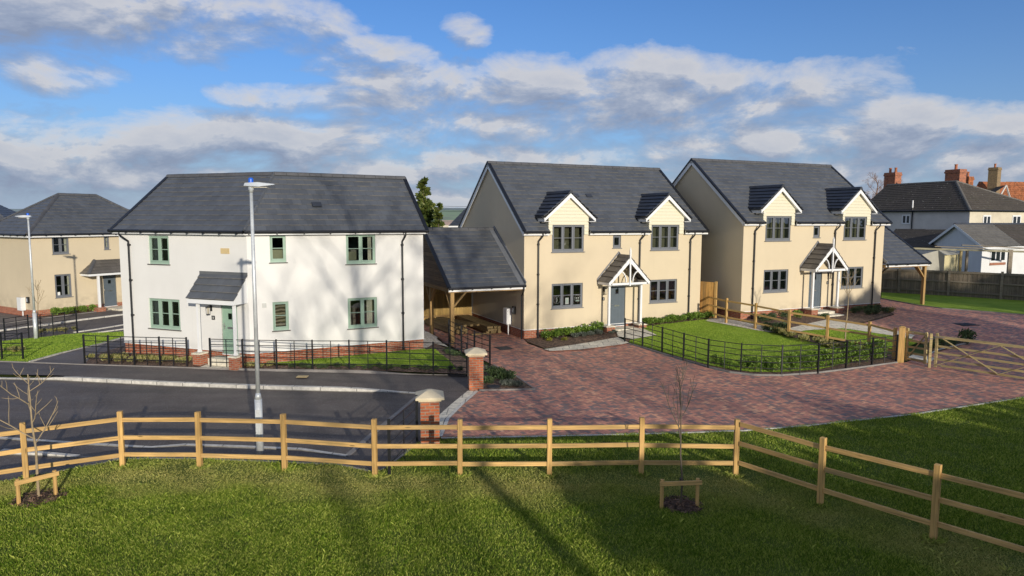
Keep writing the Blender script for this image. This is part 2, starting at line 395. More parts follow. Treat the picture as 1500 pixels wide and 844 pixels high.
M['room_floor']=basic('room_floor',(.16,.11,.07),.7,.2,2)
def clad_mat():
    m,g=newmat('cream_cladding_board'); sp=g.N.new('ShaderNodeSeparateXYZ'); g.L.new(g.obj(),sp.inputs[0])
    fr=g.m('FRACT',g.m('DIVIDE',g.m('SUBTRACT',sp.outputs[2],4.68),.155)); ln=g.m('LESS_THAN',fr,.09)
    c=g.mix(g.m('MULTIPLY',ln,.35),(.70,.655,.50),(.42,.38,.27)); g.L.new(c,g.b.inputs['Base Color']); g.b.inputs['Roughness'].default_value=.6
    bump(g,g.noise(g.scale(g.obj(),(1,1,14)),6,3,.6),.15,.004); return m
M['clad']=clad_mat()
M['steel']=basic('brushed_steel',(.55,.55,.53),.3,.05,metal=.9)
M['galv']=basic('galvanised_steel',(.62,.64,.65),.42,.14,6,metal=.3,fine=40)
M['blue']=basic('blue_plastic',(.01,.12,.65),.35,.05)
M['lamp_head']=basic('lamp_housing',(.5,.53,.57),.4,.08)
M['post_wood']=wood_mat('new_softwood_upright',(.62,.38,.135),'v')
M['rail_wood']=wood_mat('new_softwood_rail',(.64,.40,.15),'u')
M['oak']=wood_mat('oak_frame_upright',(.45,.28,.11),'v')
M['oak_h']=wood_mat('oak_frame_beam',(.42,.26,.105),'u')
M['stack_wood']=wood_mat('treated_timber',(.25,.175,.08),'u')
M['gate_wood']=wood_mat('gate_softwood',(.46,.36,.17),'u')
M['board_fence_new']=wood_mat('new_fence_board',(.46,.30,.10),'v',board=.13)
M['board_orange']=wood_mat('orange_fence_board',(.6,.33,.1),'v',board=.15)
M['weatherboard']=wood_mat('weatherboard',(.25,.16,.08),'u',board=.17)
M['old_board']=wood_mat('weathered_fence_board',(.25,.20,.145),'v',board=.12,knots=False)
M['old_rail']=wood_mat('weathered_fence_rail',(.26,.215,.16),'u',knots=False)
M['stone']=basic('reconstituted_stone',(.72,.61,.42),.8,.09,3,40,.3,fine=25)
M['slab']=brick_mat('pale_paving_slab',(.72,.66,.53),(.62,.57,.46),(.25,.23,.2),.6,.6,.012)
M['kerb']=brick_mat('concrete_kerb',(.60,.57,.51),(.52,.49,.44),(.2,.19,.17),.915,50,.014)
M['edging']=basic('concrete_edging',(.24,.22,.205),.85,.2,2,40,.3,fine=25)
M['road']=asphalt_mat('road_asphalt',.105); M['path']=asphalt_mat('path_asphalt',.105); M['apron']=asphalt_mat('apron_asphalt',.09)
M['worn_path']=asphalt_mat('grey_path_asphalt',.13)
M['paving']=paving_mat()
M['lawn']=lawn_mat('lawn_soil',(.08,.11,.022),(.13,.17,.035),(.19,.22,.06))
M['turf']=lawn_mat('mown_turf',(.14,.23,.026),(.24,.35,.042),(.35,.46,.08))
M['field']=lawn_mat('field_grass',(.05,.08,.025),(.08,.11,.035),(.11,.13,.05))
M['mulch']=gravel_mat('bark_mulch',[(.035,.02,.014),(.1,.06,.04),(.26,.16,.1)],16)
M['gravel']=gravel_mat('pale_gravel',[(.35,.3,.22),(.6,.54,.45),(.75,.72,.66)],20)
M['blade']=blade_mat('grass_blade',[(.095,.175,.012),(.22,.315,.024),(.47,.52,.10)],(.56,.50,.17))
M['turf_blade']=blade_mat('turf_blade',[(.16,.28,.025),(.28,.41,.04),(.43,.54,.08)])
M['laurel']=leaf_mat('laurel_leaf',(.06,.12,.015),(.14,.24,.03),(.27,.38,.06))
M['dark_leaf']=leaf_mat('dark_shrub_leaf',(.025,.05,.02),(.06,.10,.035),(.12,.17,.06))
M['grey_leaf']=leaf_mat('lavender_leaf',(.06,.08,.06),(.11,.13,.10),(.19,.2,.17))
M['lime_leaf']=leaf_mat('lime_leaf',(.18,.2,.02),(.3,.3,.03),(.42,.38,.05))
M['straw_leaf']=leaf_mat('straw_leaf',(.13,.15,.04),(.28,.27,.09),(.45,.38,.16))
M['conifer']=leaf_mat('conifer_spray',(.04,.065,.015),(.09,.125,.025),(.19,.21,.04))
M['bark']=basic('tree_bark',(.12,.095,.07),.9,.25,4,30)
M['sap_bark']=basic('sapling_bark',(.33,.25,.15),.8,.25,9,60)
M['twig']=basic('twig_bark',(.25,.13,.07),.8,.25,9)
M['grey_old_render']=basic('old_grey_render',(.66,.62,.57),.9,.1,.8,40)
M['old_cream']=basic('old_cream_render',(.6,.54,.42),.9,.15,.8,40)
M['blue_white']=basic('white_painted_wall',(.7,.7,.7),.8,.05,1,40)
M['shed']=basic('shed_panel',(.38,.36,.3),.8,.1,2)
M['shed_cream']=basic('shed_cream_panel',(.6,.52,.3),.8,.1,2)
M['iron']=basic('cast_iron_cover',(.03,.03,.033),.6,.2,20,60)
M['stain']=basic('pale_plaque',(.62,.47,.24),.8,.1,8)
M['lantern_glass']=basic('lantern_glass',(.55,.5,.4),.3,.1)
M['faded_vinyl']=basic('faded_vinyl',(.30,.32,.30),.6,.1)
M['paper']=basic('white_paper',(.8,.8,.76),.7,.05)
M['red_berry']=basic('red_ornament',(.35,.03,.03),.4,.1)
# ================================================================= building helpers
def rot2(a): return Matrix.Rotation(a,4,'Z')
def roof_plane(mb,pts,s0=None,course=.3,th=.02):
    P=[Vector(p) for p in pts]
    n=(P[1]-P[0]).cross(P[2]-P[0]).normalized()
    if n.z<0: n=-n
    t=Vector((0,0,1)).cross(n).normalized(); b=n.cross(t)
    if b.z<0: b=-b
    S=[p.dot(b) for p in P]; lo,hi=min(S),max(S)
    if s0 is None: s0=lo
    def clip(poly,val,keep_above):
        out=[]
        for i in range(len(poly)):
            a=poly[i];c=poly[(i+1)%len(poly)]
            da=a.dot(b)-val; dc=c.dot(b)-val
            if not keep_above: da,dc=-da,-dc
            if da>=-1e-7: out.append(a)
            if (da>1e-7 and dc<-1e-7) or (da<-1e-7 and dc>1e-7):
                out.append(a.lerp(c,da/(da-dc)))
        return out
    k=math.floor((lo-s0)/course+1e-6)
    while s0+k*course<hi-1e-4:
        a0=s0+k*course; a1=a0+course
        q=clip(clip(P,a0,True),a1,False)
        if len(q)>=3:
            V=[p+n*(th*(1-(p.dot(b)-a0)/course)+.001) for p in q]
            uv=[(p.dot(t),p.dot(b)-s0+1e-3*0) for p in q]
            mb.poly(V,uv)
            for i in range(len(q)):
                j=(i+1)%len(q)
                if abs(q[i].dot(b)-a0)<1e-5 and abs(q[j].dot(b)-a0)<1e-5 or (abs(q[i].dot(b)-q[j].dot(b))>course*.2):
                    u0=(q[i].dot(t),k*course+.002)
                    mb.add([V[i],V[j],V[j]-n*th*1.15,V[i]-n*th*1.15],[(0,1,2,3)],[[(u0[0],u0[1]),(q[j].dot(t),u0[1]),(q[j].dot(t),u0[1]),(u0[0],u0[1])]])
        k+=1
def ridge(mb,p,q,w=.13,seg=.45,drop=.09):
    p=Vector(p);q=Vector(q);L=(q-p).length;d=(q-p)/L;k=max(1,round(L/seg));s=L/k
    side=d.cross(Vector((0,0,1))).normalized()
    up=side.cross(d)
    for i in range(k):
        a=p+d*(i*s+.006);c=p+d*((i+1)*s-.006); jit=random.uniform(-.004,.004); hu=up*(.05+jit)
        prof=[-side*w-up*drop,-side*w*.55+hu*.45,hu*1.0,side*w*.55+hu*.45,side*w-up*drop]
        V=[a+x for x in prof]+[c+x for x in prof]
        mb.add(V,[(0,1,6,5),(1,2,7,6),(2,3,8,7),(3,4,9,8),(0,4,3,2,1),(5,6,7,8,9),(0,5,9,4)])
def wall_holes(mb,u0,u1,z0,z1,holes,v=0,depth=.12):
    us=sorted({u0,u1}|{h[0] for h in holes}|{h[1] for h in holes}); zs=sorted({z0,z1}|{h[2] for h in holes}|{h[3] for h in holes})
    us=[u for u in us if u0-1e-6<=u<=u1+1e-6]; zs=[z for z in zs if z0-1e-6<=z<=z1+1e-6]
    for i in range(len(us)-1):
        for j in range(len(zs)-1):
            cu=(us[i]+us[i+1])/2;cz=(zs[j]+zs[j+1])/2
            if any(h[0]<cu<h[1] and h[2]<cz<h[3] for h in holes): continue
            mb.poly([(us[i],v,zs[j]),(us[i+1],v,zs[j]),(us[i+1],v,zs[j+1]),(us[i],v,zs[j+1])])
    for a,b,c,d in holes:
        c_=max(c,z0); d_=min(d,z1)
        if d_<=c_: continue
        w=v+depth
        mb.poly([(a,v,c_),(a,v,d_),(a,w,d_),(a,w,c_)]); mb.poly([(b,v,c_),(b,w,c_),(b,w,d_),(b,v,d_)])
        if c>=z0: mb.poly([(a,v,c_),(a,w,c_),(b,w,c_),(b,v,c_)])
        if d<=z1: mb.poly([(a,v,d_),(b,v,d_),(b,w,d_),(a,w,d_)])
def window(root,F,u0,u1,z0,z1,n,mat,curt=(),bar=True,silldark='slate',name='window',v=0,dark=False):
    mb=MB(F); f=.05; a,b=v+.05,v+.12
    mb.box(u0,u0+f,a,b,z0,z1); mb.box(u1-f,u1,a,b,z0,z1); mb.box(u0+f,u1-f,a,b,z1-f,z1); mb.box(u0+f,u1-f,a-.012,b,z0,z0+.085)
    iw=(u1-u0-2*f); mw=.05; cw=(iw-mw*(n-1))/n; s=.045
    for i in range(n):
        x0=u0+f+i*(cw+mw); x1=x0+cw; c,d=a-.014,b-.02; zb,zt=z0+.085,z1-f
        if i<n-1: mb.box(x1,x1+mw,a,b,zb,zt)
        mb.box(x0+.004,x0+s,c,d,zb+.004,zt-.004); mb.box(x1-s,x1-.004,c,d,zb+.004,zt-.004)
        mb.box(x0+s,x1-s,c,d,zt-s,zt-.004); mb.box(x0+s,x1-s,c,d,zb+.004,zb+s)
        if bar: zm=(zb+zt)/2; mb.box(x0+s,x1-s,c+.012,d-.01,zm-.012,zm+.012)
    o=mb.build(name,M[mat],root)
    p=MB(F); 
    for i in range(n):
        x0=u0+f+i*(cw+mw)+s; x1=x0+cw-2*s
        p.poly([(x0,v+.078,z0+.12),(x1,v+.078,z0+.12),(x1,v+.078,z1-.09),(x0,v+.078,z1-.09)])
    p.build('pane',M['glass_dark' if dark else 'glass'],o)
    sl=MB(F); sl.box(u0-.045,u1+.045,v-.045,v+.05,z0-.035,z0-.002); sl.build('sill',M[silldark if silldark in M else 'ridge'],o)
    if curt:
        cm=MB(F)
        for (ca,cb) in curt:
            k=max(3,int((cb-ca)/.04)); V=[]
            for i in range(k+1):
                x=ca+(cb-ca)*i/k; y=v+.155+.02*math.sin(i*2.1)
                V+= [(x,y,z0+.03),(x,y,z1-.02)]
            cm.add(V,[(2*i,2*i+2,2*i+3,2*i+1) for i in range(k)])
        cm.build('curtain',M['curtain'],o)
    return o
def downpipe(root,F,u,ztop,zbot,v=0,off=.0,name='downpipe'):
    mb=MB(F); r=.036
    mb.tube([(u+off,v-.19,ztop),(u+off,v-.19,ztop-.12),(u+off*.6,v-.15,ztop-.22),(u,v-.075,ztop-.36),(u,v-.07,ztop-.5),(u,v-.07,zbot)],[r]*6,8)
    z=ztop-.5
    while z>zbot+.2:
        mb.box(u-.055,u+.055,v-.075,v-.001,z-.025,z+.025); mb.tube([(u,v-.07,z-.05),(u,v-.07,z+.05)],.045,8); z-=1.35
    mb.tube([(u,v-.07,zbot),(u,v-.07,zbot+.08)],.05,8)
    return mb.build(name,M['black_plastic'],root,smooth=False)
def gutter(root,F,segs,z,v=-.2,bracket=.9):
    mb=MB(F)
    for a,b in segs:
        mb.tube([(a,v,z),(b,v,z)],.055,8); mb.tube([(a,v,z),(a+.05,v,z)],.06,8); mb.tube([(b-.05,v,z),(b,v,z)],.06,8)
        k=int((b-a)/bracket)
        for i in range(k+1):
            x=a+.15+i*bracket
            if x<b: mb.box(x-.02,x+.02,v-.06,v+.075,z-.075,z-.02)
    return mb.build('gutter',M['black_plastic'],root)
def door(root,F,u0,u1,z0,z1,mat,hinge='l',frame_mat='white_upvc',v=0,knob_left=True):
    fr=MB(F); fr.box(u0-.06,u0,v+.02,v+.12,z0-.03,z1+.06); fr.box(u1,u1+.06,v+.02,v+.12,z0-.03,z1+.06); fr.box(u0,u1,v+.02,v+.12,z1,z1+.06); fr.box(u0,u1,v-.01,v+.12,z0-.03,z0)
    d=MB(F); d.box(u0+.004,u1-.004,v+.06,v+.11,z0+.004,z1-.004)
    for i in range(1,5):
        x=u0+(u1-u0)*i/5; d.box(x-.004,x+.004,v+.056,v+.061,z0+.15,z1-.15)
    o=d.build('door',M[mat],root)
    fr.build('door_frame',M[frame_mat],o)
    m=(u0+u1)/2; zt=z1-.42
    g=MB(F); g.box(m-.09,m+.09,v+.05,v+.062,zt-.12,zt+.12); g.build('glazing',M['glass_dark'],o)
    g=MB(F); 
    for s in (-1,1):
        g.box(m+s*.1-.012,m+s*.1+.012,v+.046,v+.06,zt-.135,zt+.135); g.box(m-.088,m+.088,v+.046,v+.06,zt+s*.123-.012,zt+s*.123+.012)
    g.build('glazing_trim',M[mat],o)
    l=MB(F); l.box(m-.14,m+.14,v+.048,v+.06,z0+.92,z0+.99); l.build('letterbox',M['steel'],o)
    x=u0+.08 if knob_left else u1-.08
    h=MB(F); h.box(x-.02,x+.02,v+.045,v+.06,z0+.88,z0+1.12); h.tube([(x,v+.05,z0+1.03),(x,v+.01,z0+1.03),(x+(.11 if knob_left else -.11),v+.01,z0+1.03)],.011,6); h.build('door_handle',M['steel'],o)
    return o
def lantern(root,F,u,z,v=0):
    b=MB(F); b.box(u-.04,u+.04,v-.02,v,z-.02,z+.2); b.tube([(u,v-.02,z+.12),(u,v-.1,z+.2),(u,v-.16,z+.18)],.012,6)
    b.box(u-.06,u+.06,v-.22,v-.1,z+.13,z+.16); b.box(u-.05,u+.05,v-.21,v-.11,z-.13,z-.11)
    for sx in (-1,1):
        for sy in (-1,1): b.tube([(u+sx*.045,v-.16+sy*.045,z-.12),(u+sx*.055,v-.16+sy*.055,z+.14)],.006,4)
    o=b.build('lantern',M['black_plastic'],root)
    g=MB(F); g.lathe((u,v-.16,z),[(.03,-.1),(.042,.12)],8); g.build('lantern_glass',M['lantern_glass'],o); return o
def plate(root,F,u,z,v=0,w=.075):
    b=MB(F); b.box(u-w,u+w,v-.012,v,z-w,z+w); o=b.build('number_plate',M['iron'],root)
    d=MB(F); d.box(u-.012,u+.012,v-.018,v-.012,z-.04,z+.04); d.build('numeral',M['paper'],o); return o
def barge(mb,cap,u,side,v0,z0,v1,z1,depth=.2,th=.03):
    """white board + dark verge cap along a gable edge in the plane u; side=-1 faces -u"""
    d=Vector((0,v1-v0,z1-z0)); n=Vector((0,-(z1-z0),(v1-v0))).normalized()
    if n.z<0: n=-n
    a=Vector((u,v0,z0));b=Vector((u,v1,z1))
    e=Vector((side*th,0,0))
    mb.prism([a-n*.01,b-n*.01,b-n*(depth+.01),a-n*(depth+.01)],e)
    e2=Vector((side*(th+.045),0,0)); 
    cap.prism([a+n*.045+Vector((-side*.08,0,0)),b+n*.045+Vector((-side*.08,0,0)),b-n*.02+Vector((-side*.08,0,0)),a-n*.02+Vector((-side*.08,0,0))],Vector((side*(th+.045+.08),0,0)))
# ================================================================= cream dormer houses
def dormer_house(loc,rz,label,lan_u,lan_z,sticker,z_ground):
    root=empty('detached_house',loc,rz,label,'house','cream rendered houses with paired dormer windows')
    F=None; W=9.9; D=8.0; ER=4.85; SL=.79; ev=-.17
    zr=lambda v: ER+SL*(v-ev)
    rv=3.99; RZ=zr(rv)
    up=[(1.39,3.05),(6.80,8.46)]; wz=(3.90,5.13); lo=[(1.40,3.03),(6.80,8.44)]; lz=(1.31,2.45)
    holes=[(a,b,*lz) for a,b in lo]+[(a,b,*wz) for a,b in up]+[(4.64,5.09,4.04,4.63)]+[(4.5,5.4,.32,2.38)]
    w=MB(); wall_holes(w,0,W,.42,4.74,holes)
    hs=[(1.19,3.27),(6.65,8.73)]
    # gable walls and rear wall
    for u in (0,W):
        w.poly([(u,0,.42),(u,D,.42),(u,D,4.74),(u,rv*2+ev*-1*0,4.74),(u,rv,RZ-.1),(u,0,4.74)])
    w.poly([(0,D,.42),(W,D,.42),(W,D,4.74),(0,D,4.74)])
    w.build('wall',M['cream_render'],root)
    p=MB(); pv=.02
    wall_holes(p,pv,W-pv,-.4,.42,[(4.5,5.4,.32,.6)],v=pv,depth=.1)
    for u in (pv,W-pv): p.poly([(u,pv,-.4),(u,D-pv,-.4),(u,D-pv,.42),(u,pv,.42)])
    p.poly([(pv,D-pv,-.4),(W-pv,D-pv,-.4),(W-pv,D-pv,.42),(pv,D-pv,.42)])
    p.build('plinth',M['brick'],root)
    b=MB(); b.box(-.012,W+.012,-.015,0,.4,.425); b.box(-.015,0,0,D,.4,.425); b.build('bell_bead',M['white_upvc'],root)
    # interior
    i=MB(); i.poly([(.1,3.4,.3),(W-.1,3.4,.3),(W-.1,3.4,6.4),(.1,3.4,6.4)]); i.box(3.9,3.98,.15,3.4,.3,4.7); i.box(5.9,5.98,.15,3.4,.3,4.7); i.build('partition',M['room_wall'],root)
    i=MB(); i.box(.1,W-.1,.14,3.4,.28,.32); i.box(.1,W-.1,.14,3.4,2.72,2.9); i.build('floor',M['room_floor'],root)
    # roof
    r=MB(); L,Rr=-.1,10.15
    s0=None
    def fr(u,v): return (u,v,zr(v))
    n=Vector((0,-SL,1)).normalized(); bb=Vector((0,1,SL)).normalized(); s0=Vector(fr(0,ev)).dot(bb)
    vs=1.0
    for a,c in ((L,hs[0][0]),(hs[0][1],hs[1][0]),(hs[1][1],Rr)): roof_plane(r,[fr(a,ev),fr(c,ev),fr(c,vs),fr(a,vs)],s0)
    roof_plane(r,[fr(L,vs),fr(Rr,vs),fr(Rr,rv),fr(L,rv)],s0)
    bk=lambda u,v:(u,2*rv-v,zr(v))
    roof_plane(r,[bk(L,ev),bk(Rr,ev),bk(Rr,rv),bk(L,rv)])
    ro=r.build('roof',M['slate'],root)
    g=MB(); ridge(g,(L-.02,rv,RZ+.03),(Rr+.02,rv,RZ+.03)); g.build('ridge_tiles',M['ridge'],ro)
    tv=MB()
    for u,v in ((3.7,1.95),(4.45,1.95)): 
        c=Vector(fr(u,v))+n*.03; tv.hexa([c+Vector((-.16,0,0))-bb*.12,c+Vector((.16,0,0))-bb*.12,c+Vector((.16,0,0))+bb*.12,c+Vector((-.16,0,0))+bb*.12]+[q+n*.02 for q in [c+Vector((-.16,0,0))-bb*.12,c+Vector((.16,0,0))-bb*.12,c+Vector((.16,0,0))+bb*.12,c+Vector((-.16,0,0))+bb*.12]])
    tv.build('tile_vent',M['slate_bold'],ro)
    # barge boards
    bm_=MB();cp=MB()
    for u,sd in ((L+.03,-1),(Rr-.03,1)):
        barge(bm_,cp,u,sd,ev,ER,rv,RZ); barge(bm_,cp,u,sd,2*rv-ev,ER,rv,RZ)
    bm_.build('bargeboard',M['white_upvc'],root); cp.build('verge_cap',M['black_plastic'],root)
    so=MB()
    for u0,u1 in ((L,0),(W,Rr)):
        so.poly([(u0,ev,4.68),(u1,ev,4.68),(u1,rv,RZ-.19),(u0,rv,RZ-.19)]); so.poly([(u0,2*rv-ev,4.68),(u1,2*rv-ev,4.68),(u1,rv,RZ-.19),(u0,rv,RZ-.19)])
    so.build('soffit',M['white_upvc'],root)
    segs=((L,hs[0][0]-.02),(hs[0][1]+.02,hs[1][0]-.02),(hs[1][1]+.02,Rr))
    f=MB()
    for a,c in segs: f.box(a,c,ev+.0,ev+.03,4.66,4.83); f.box(a,c,ev+.03,0,4.66,4.68)
    f.box(L,Rr,2*rv-ev-.03,2*rv-ev,4.66,4.83)
    f.build('fascia',M['white_upvc'],root)
    gutter(root,F,segs,4.80,ev-.06)
    for u in (.68,6.14,9.16): downpipe(root,F,u,4.76,z_ground(u),off=.16)
    # dormers
    for k,(a,c) in enumerate(hs):
        m=(a+c)/2; ha=1.31; zt=6.50; zb=5.42
        sl=(zt-zb)/ha
        cl=MB(); wa,wb=up[k]; z1=zt-sl*1.04-.08
        vf=-.03
        # cladding boards on the dormer face, lapped
        z=4.68
        while z<zt-.12:
            z2=min(z+.155,zt-.1)
            hw=lambda zz: min(1.04,(zt-.1-zz)/sl)
            for (x0a,x1a,x0b,x1b) in ([(-hw(z),hw(z),-hw(z2),hw(z2))] if z>=wz[1]-1e-6 else []):
                cl.add([(m+x0a,vf-.022,z),(m+x1a,vf-.022,z),(m+x1b,vf,z2),(m+x0b,vf,z2),(m+x0a,vf+.01,z),(m+x1a,vf+.01,z)],[(0,1,2,3),(0,4,5,1)])
            if z<wz[1]-1e-6:
                zz=min(z2,wz[1])
                for x0,x1 in ((m-1.04,wa),(wb,m+1.04)):
                    cl.add([(x0,vf-.022,z),(x1,vf-.022,z),(x1,vf,zz),(x0,vf,zz),(x0,vf+.01,z),(x1,vf+.01,z)],[(0,1,2,3),(0,4,5,1)])
                if z2>wz[1]: z2=zz
            z=z2
        # reveals + cheeks
        for x in (wa,wb): cl.poly([(x,vf-.01,4.68),(x,.1,4.68),(x,.1,wz[1]),(x,vf-.01,wz[1])])
        cl.poly([(wa,vf-.01,wz[1]),(wb,vf-.01,wz[1]),(wb,.1,wz[1]),(wa,.1,wz[1])])
        ztop=zt-sl*1.04
        for x in (m-1.04,m+1.04): cl.poly([(x,vf-.01,4.68),(x,vf-.01,ztop),(x,(ztop-ER)/SL+ev,ztop),(x,ev*0,4.68)])
        do=cl.build('dormer_face',M['clad'],root)
        dr=MB(); ZT=zt+.12; ZB=zb+.1; hh=ha+.05; s_=(ZT-ZB)/hh; vf2=-.22
        vb=lambda z:(z-ER)/SL+ev
        for sg in (-1,1):
            roof_plane(dr,[(m+sg*hh,vf2,ZB),(m,vf2,ZT),(m,vb(ZT),ZT),(m+sg*hh,vb(ZB),ZB)],course=.27,th=.045)
        d2=dr.build('dormer_roof',M['slate_bold'],root)
        rg=MB(); ridge(rg,(m,vf2-.01,ZT+.03),(m,vb(ZT),ZT+.03),.11); rg.build('ridge_tiles',M['slate_bold'],d2)
        bb_=MB()
        for sg in (-1,1):
            q0=Vector((m+sg*(ha+.02),vf2+.02,zb-.02)); q1=Vector((m,vf2+.02,zt+.05)); dn=Vector((0,0,-.17))
            bb_.prism([q0,q1,q1+dn*1.15,q0+dn*.75],(0,.03,0))
            bb_.box(*(sorted((m+sg*(ha+.02),m+sg*1.0))),vf2+.05,0.0,zb-.15,zb-.13)
            bb_.box(*(sorted((m+sg*(ha-.02),m+sg*(ha+.02)))),vf2+.05,vb(zb),zb-.14,zb+.02)
            bb_.poly([(m+sg*(ha-.2),vf2+.05,zb+.02),(m,vf2+.05,zt-.06),(m,-.03,zt-.06),(m+sg*(ha-.2),-.03,zb+.02)])
        bb_.build('bargeboard',M['white_upvc'],d2)
        gt=MB()
        for sg in (-1,1): gt.tube([(m+sg*(hh+.04),vf2+.02,ZB-.06),(m+sg*(hh+.04),vb(ZB-.1)-.02,ZB-.05)],.045,6)
        gt.build('gutter',M['black_plastic'],d2)
    # lead/flashing valleys skipped; windows
    cu=[(),()] 
    for k,(a,c) in enumerate(up): window(root,F,a,c,*wz,3,'grey_frame',v=-.03+.0,silldark='grey_frame')
    for k,(a,c) in enumerate(lo): window(root,F,a,c,*lz,3,'grey_frame',silldark='grey_frame')
    bl=MB()
    for a,c in up: bl.poly([(a+.05,.3,wz[0]),(c-.05,.3,wz[0]),(c-.05,.3,wz[1]),(a+.05,.3,wz[1])])
    bl.build('window_blind',basic('olive_blind',(.14,.13,.08),.9,.1,2),root)
    window(root,F,4.64,5.09,4.04,4.63,1,'grey_frame',bar=False,silldark='grey_frame',name='small_window')
    door(root,F,4.5,5.4,.32,2.38,'door_grey')
    lantern(root,F,lan_u,lan_z); plate(root,F,lan_u-.02,lan_z-.36)
    if sticker:
        s=MB(); 
        def ring(u,z,r0,r1,n=20,v=.04):
            V=[(u+r*math.cos(2*math.pi*k/n),v,z+r*math.sin(2*math.pi*k/n)) for k in range(n) for r in (r0,r1)]
            s.add(V,[(2*k,2*k+1,(2*k+3)%(2*n),(2*k+2)%(2*n)) for k in range(n)])
        ring(1.69,1.70,.165,.172); ring(2.77,1.72,.155,.162)
        for q in range(5): s.box(1.64+.02*(q%3),1.70+.02*(q%3),.038,.041,1.60+q*.045,1.625+q*.045)
        s.box(2.68,2.75,.038,.041,1.72,1.77); s.box(2.79,2.86,.038,.041,1.72,1.77); s.box(2.67,2.87,.038,.041,1.64,1.66)
        s.box(2.13,2.31,.038,.041,1.48,1.78)
        s.build('window_sticker',M['faded_vinyl'],root)
        s=MB(); s.box(2.19,2.25,.036,.038,1.55,1.72); s.box(2.69,2.85,.036,.038,1.6,1.63); s.build('sticker_print',basic('sticker_print',(.2,.3,.25),.6),root)
    # porch
    m=4.96
    po=MB(); 
    for x in (4.08,5.85): po.box(x-.05,x+.05,-.67,-.57,.47,2.36); po.box(x-.065,x+.065,-.685,-.555,.47,.53)
    porch=po.build('porch_post',M['white_upvc'],root)
    for x in (4.08,5.85):
        pr=MB(); cpz=MB(); pr.box(x-.22,x+.22,-.83,-.42,-.4,.41); cpz.box(x-.26,x+.26,-.87,-.38,.41,.465)
        pi=pr.build('porch_pier',M['brick'],root); cpz.build('pier_cap',M['slab'],pi,bevel=.01)
    rf=MB(); zt=3.68; zb=2.50; h=1.16
    for sg in (-1,1): roof_plane(rf,[(m+sg*h,-1.0,zb),(m,-1.0,zt),(m,0,zt),(m+sg*h,0,zb)],course=.33,th=.035)
    rf_=rf.build('porch_roof',M['slate_porch'],root)
    g=MB(); ridge(g,(m,-1.0,zt+.03),(m,0,zt+.03),.09); g.build('ridge_tiles',M['slate_porch'],rf_)
    fl=MB()
    for sg in (-1,1):
        a0=Vector((m+sg*(h+.02),-.04,zb+.03)); a1=Vector((m,-.04,zt+.1)); fl.prism([a0,a1,a1+Vector((0,0,.1)),a0+Vector((0,0,.08))],(0,.035,0))
    fl.build('lead_flashing',basic('lead',(.2,.2,.21),.5),rf_)
    t=MB()
    for sg in (-1,1):
        q0=Vector((m+sg*(h-.02),-.99,zb-.02)); q1=Vector((m,-.99,zt-.04))
        t.prism([q0,q1,q1+Vector((0,0,-.24)),q0+Vector((-sg*.05,0,-.13))],(0,.04,0))
        arc=[(m+sg*(.18+.34*(1-math.cos(q))*1.0),-.95,2.5+.5*math.sin(q)) for q in np.linspace(0,1.35,7)]
        for i in range(6): t.bar(arc[i],arc[i+1],.045,.06,(0,1,0))
        t.box(*(sorted((m+sg*1.12,m+sg*1.08))),-.95,0,2.37,2.50)
        t.box(*(sorted((m+sg*1.12,m+sg*.86))),-.95,0,2.36,2.375)
    t.box(m-.95,m+.95,-.985,-.93,2.37,2.47); t.box(m-.92,m+.92,-.70,-.60,2.30,2.36+.0)
    t.box(m-.035,m+.035,-1.03,-.96,2.32,3.95); t.hexa([(m-.035,-1.03,3.95),(m+.035,-1.03,3.95),(m+.035,-.96,3.95),(m-.035,-.96,3.95),(m-.008,-1,4.1),(m+.008,-1,4.1),(m+.008,-.99,4.1),(m-.008,-.99,4.1)])
    t.build('porch_truss',M['white_upvc'],root)
    st=MB(); st.box(4.36,5.56,-.78,-.0,-.1,.27); st.box(4.36,5.7,-1.25,-.78,-.1,.14); st.build('doorstep',M['slab'],root,bevel=.008)
    return root
E2p,N2p=math.cos(.43),math.sin(.43)
h2=dormer_house((.536,30.618,0),.43,'cream rendered house with a timber carport on its left and stickers in one lower window',4.17,1.95+.05,True,lambda u:T(.536+u*E2p,30.618+u*N2p)-.02)
A3=(11.287,33.716,.443)
h3=dormer_house(A3,.4212,'cream rendered house farther right behind the timber rail fence, a sapling before its porch',5.83,2.02,False,lambda u:T(11.287+u*math.cos(.4212),33.716+u*math.sin(.4212))-.46)
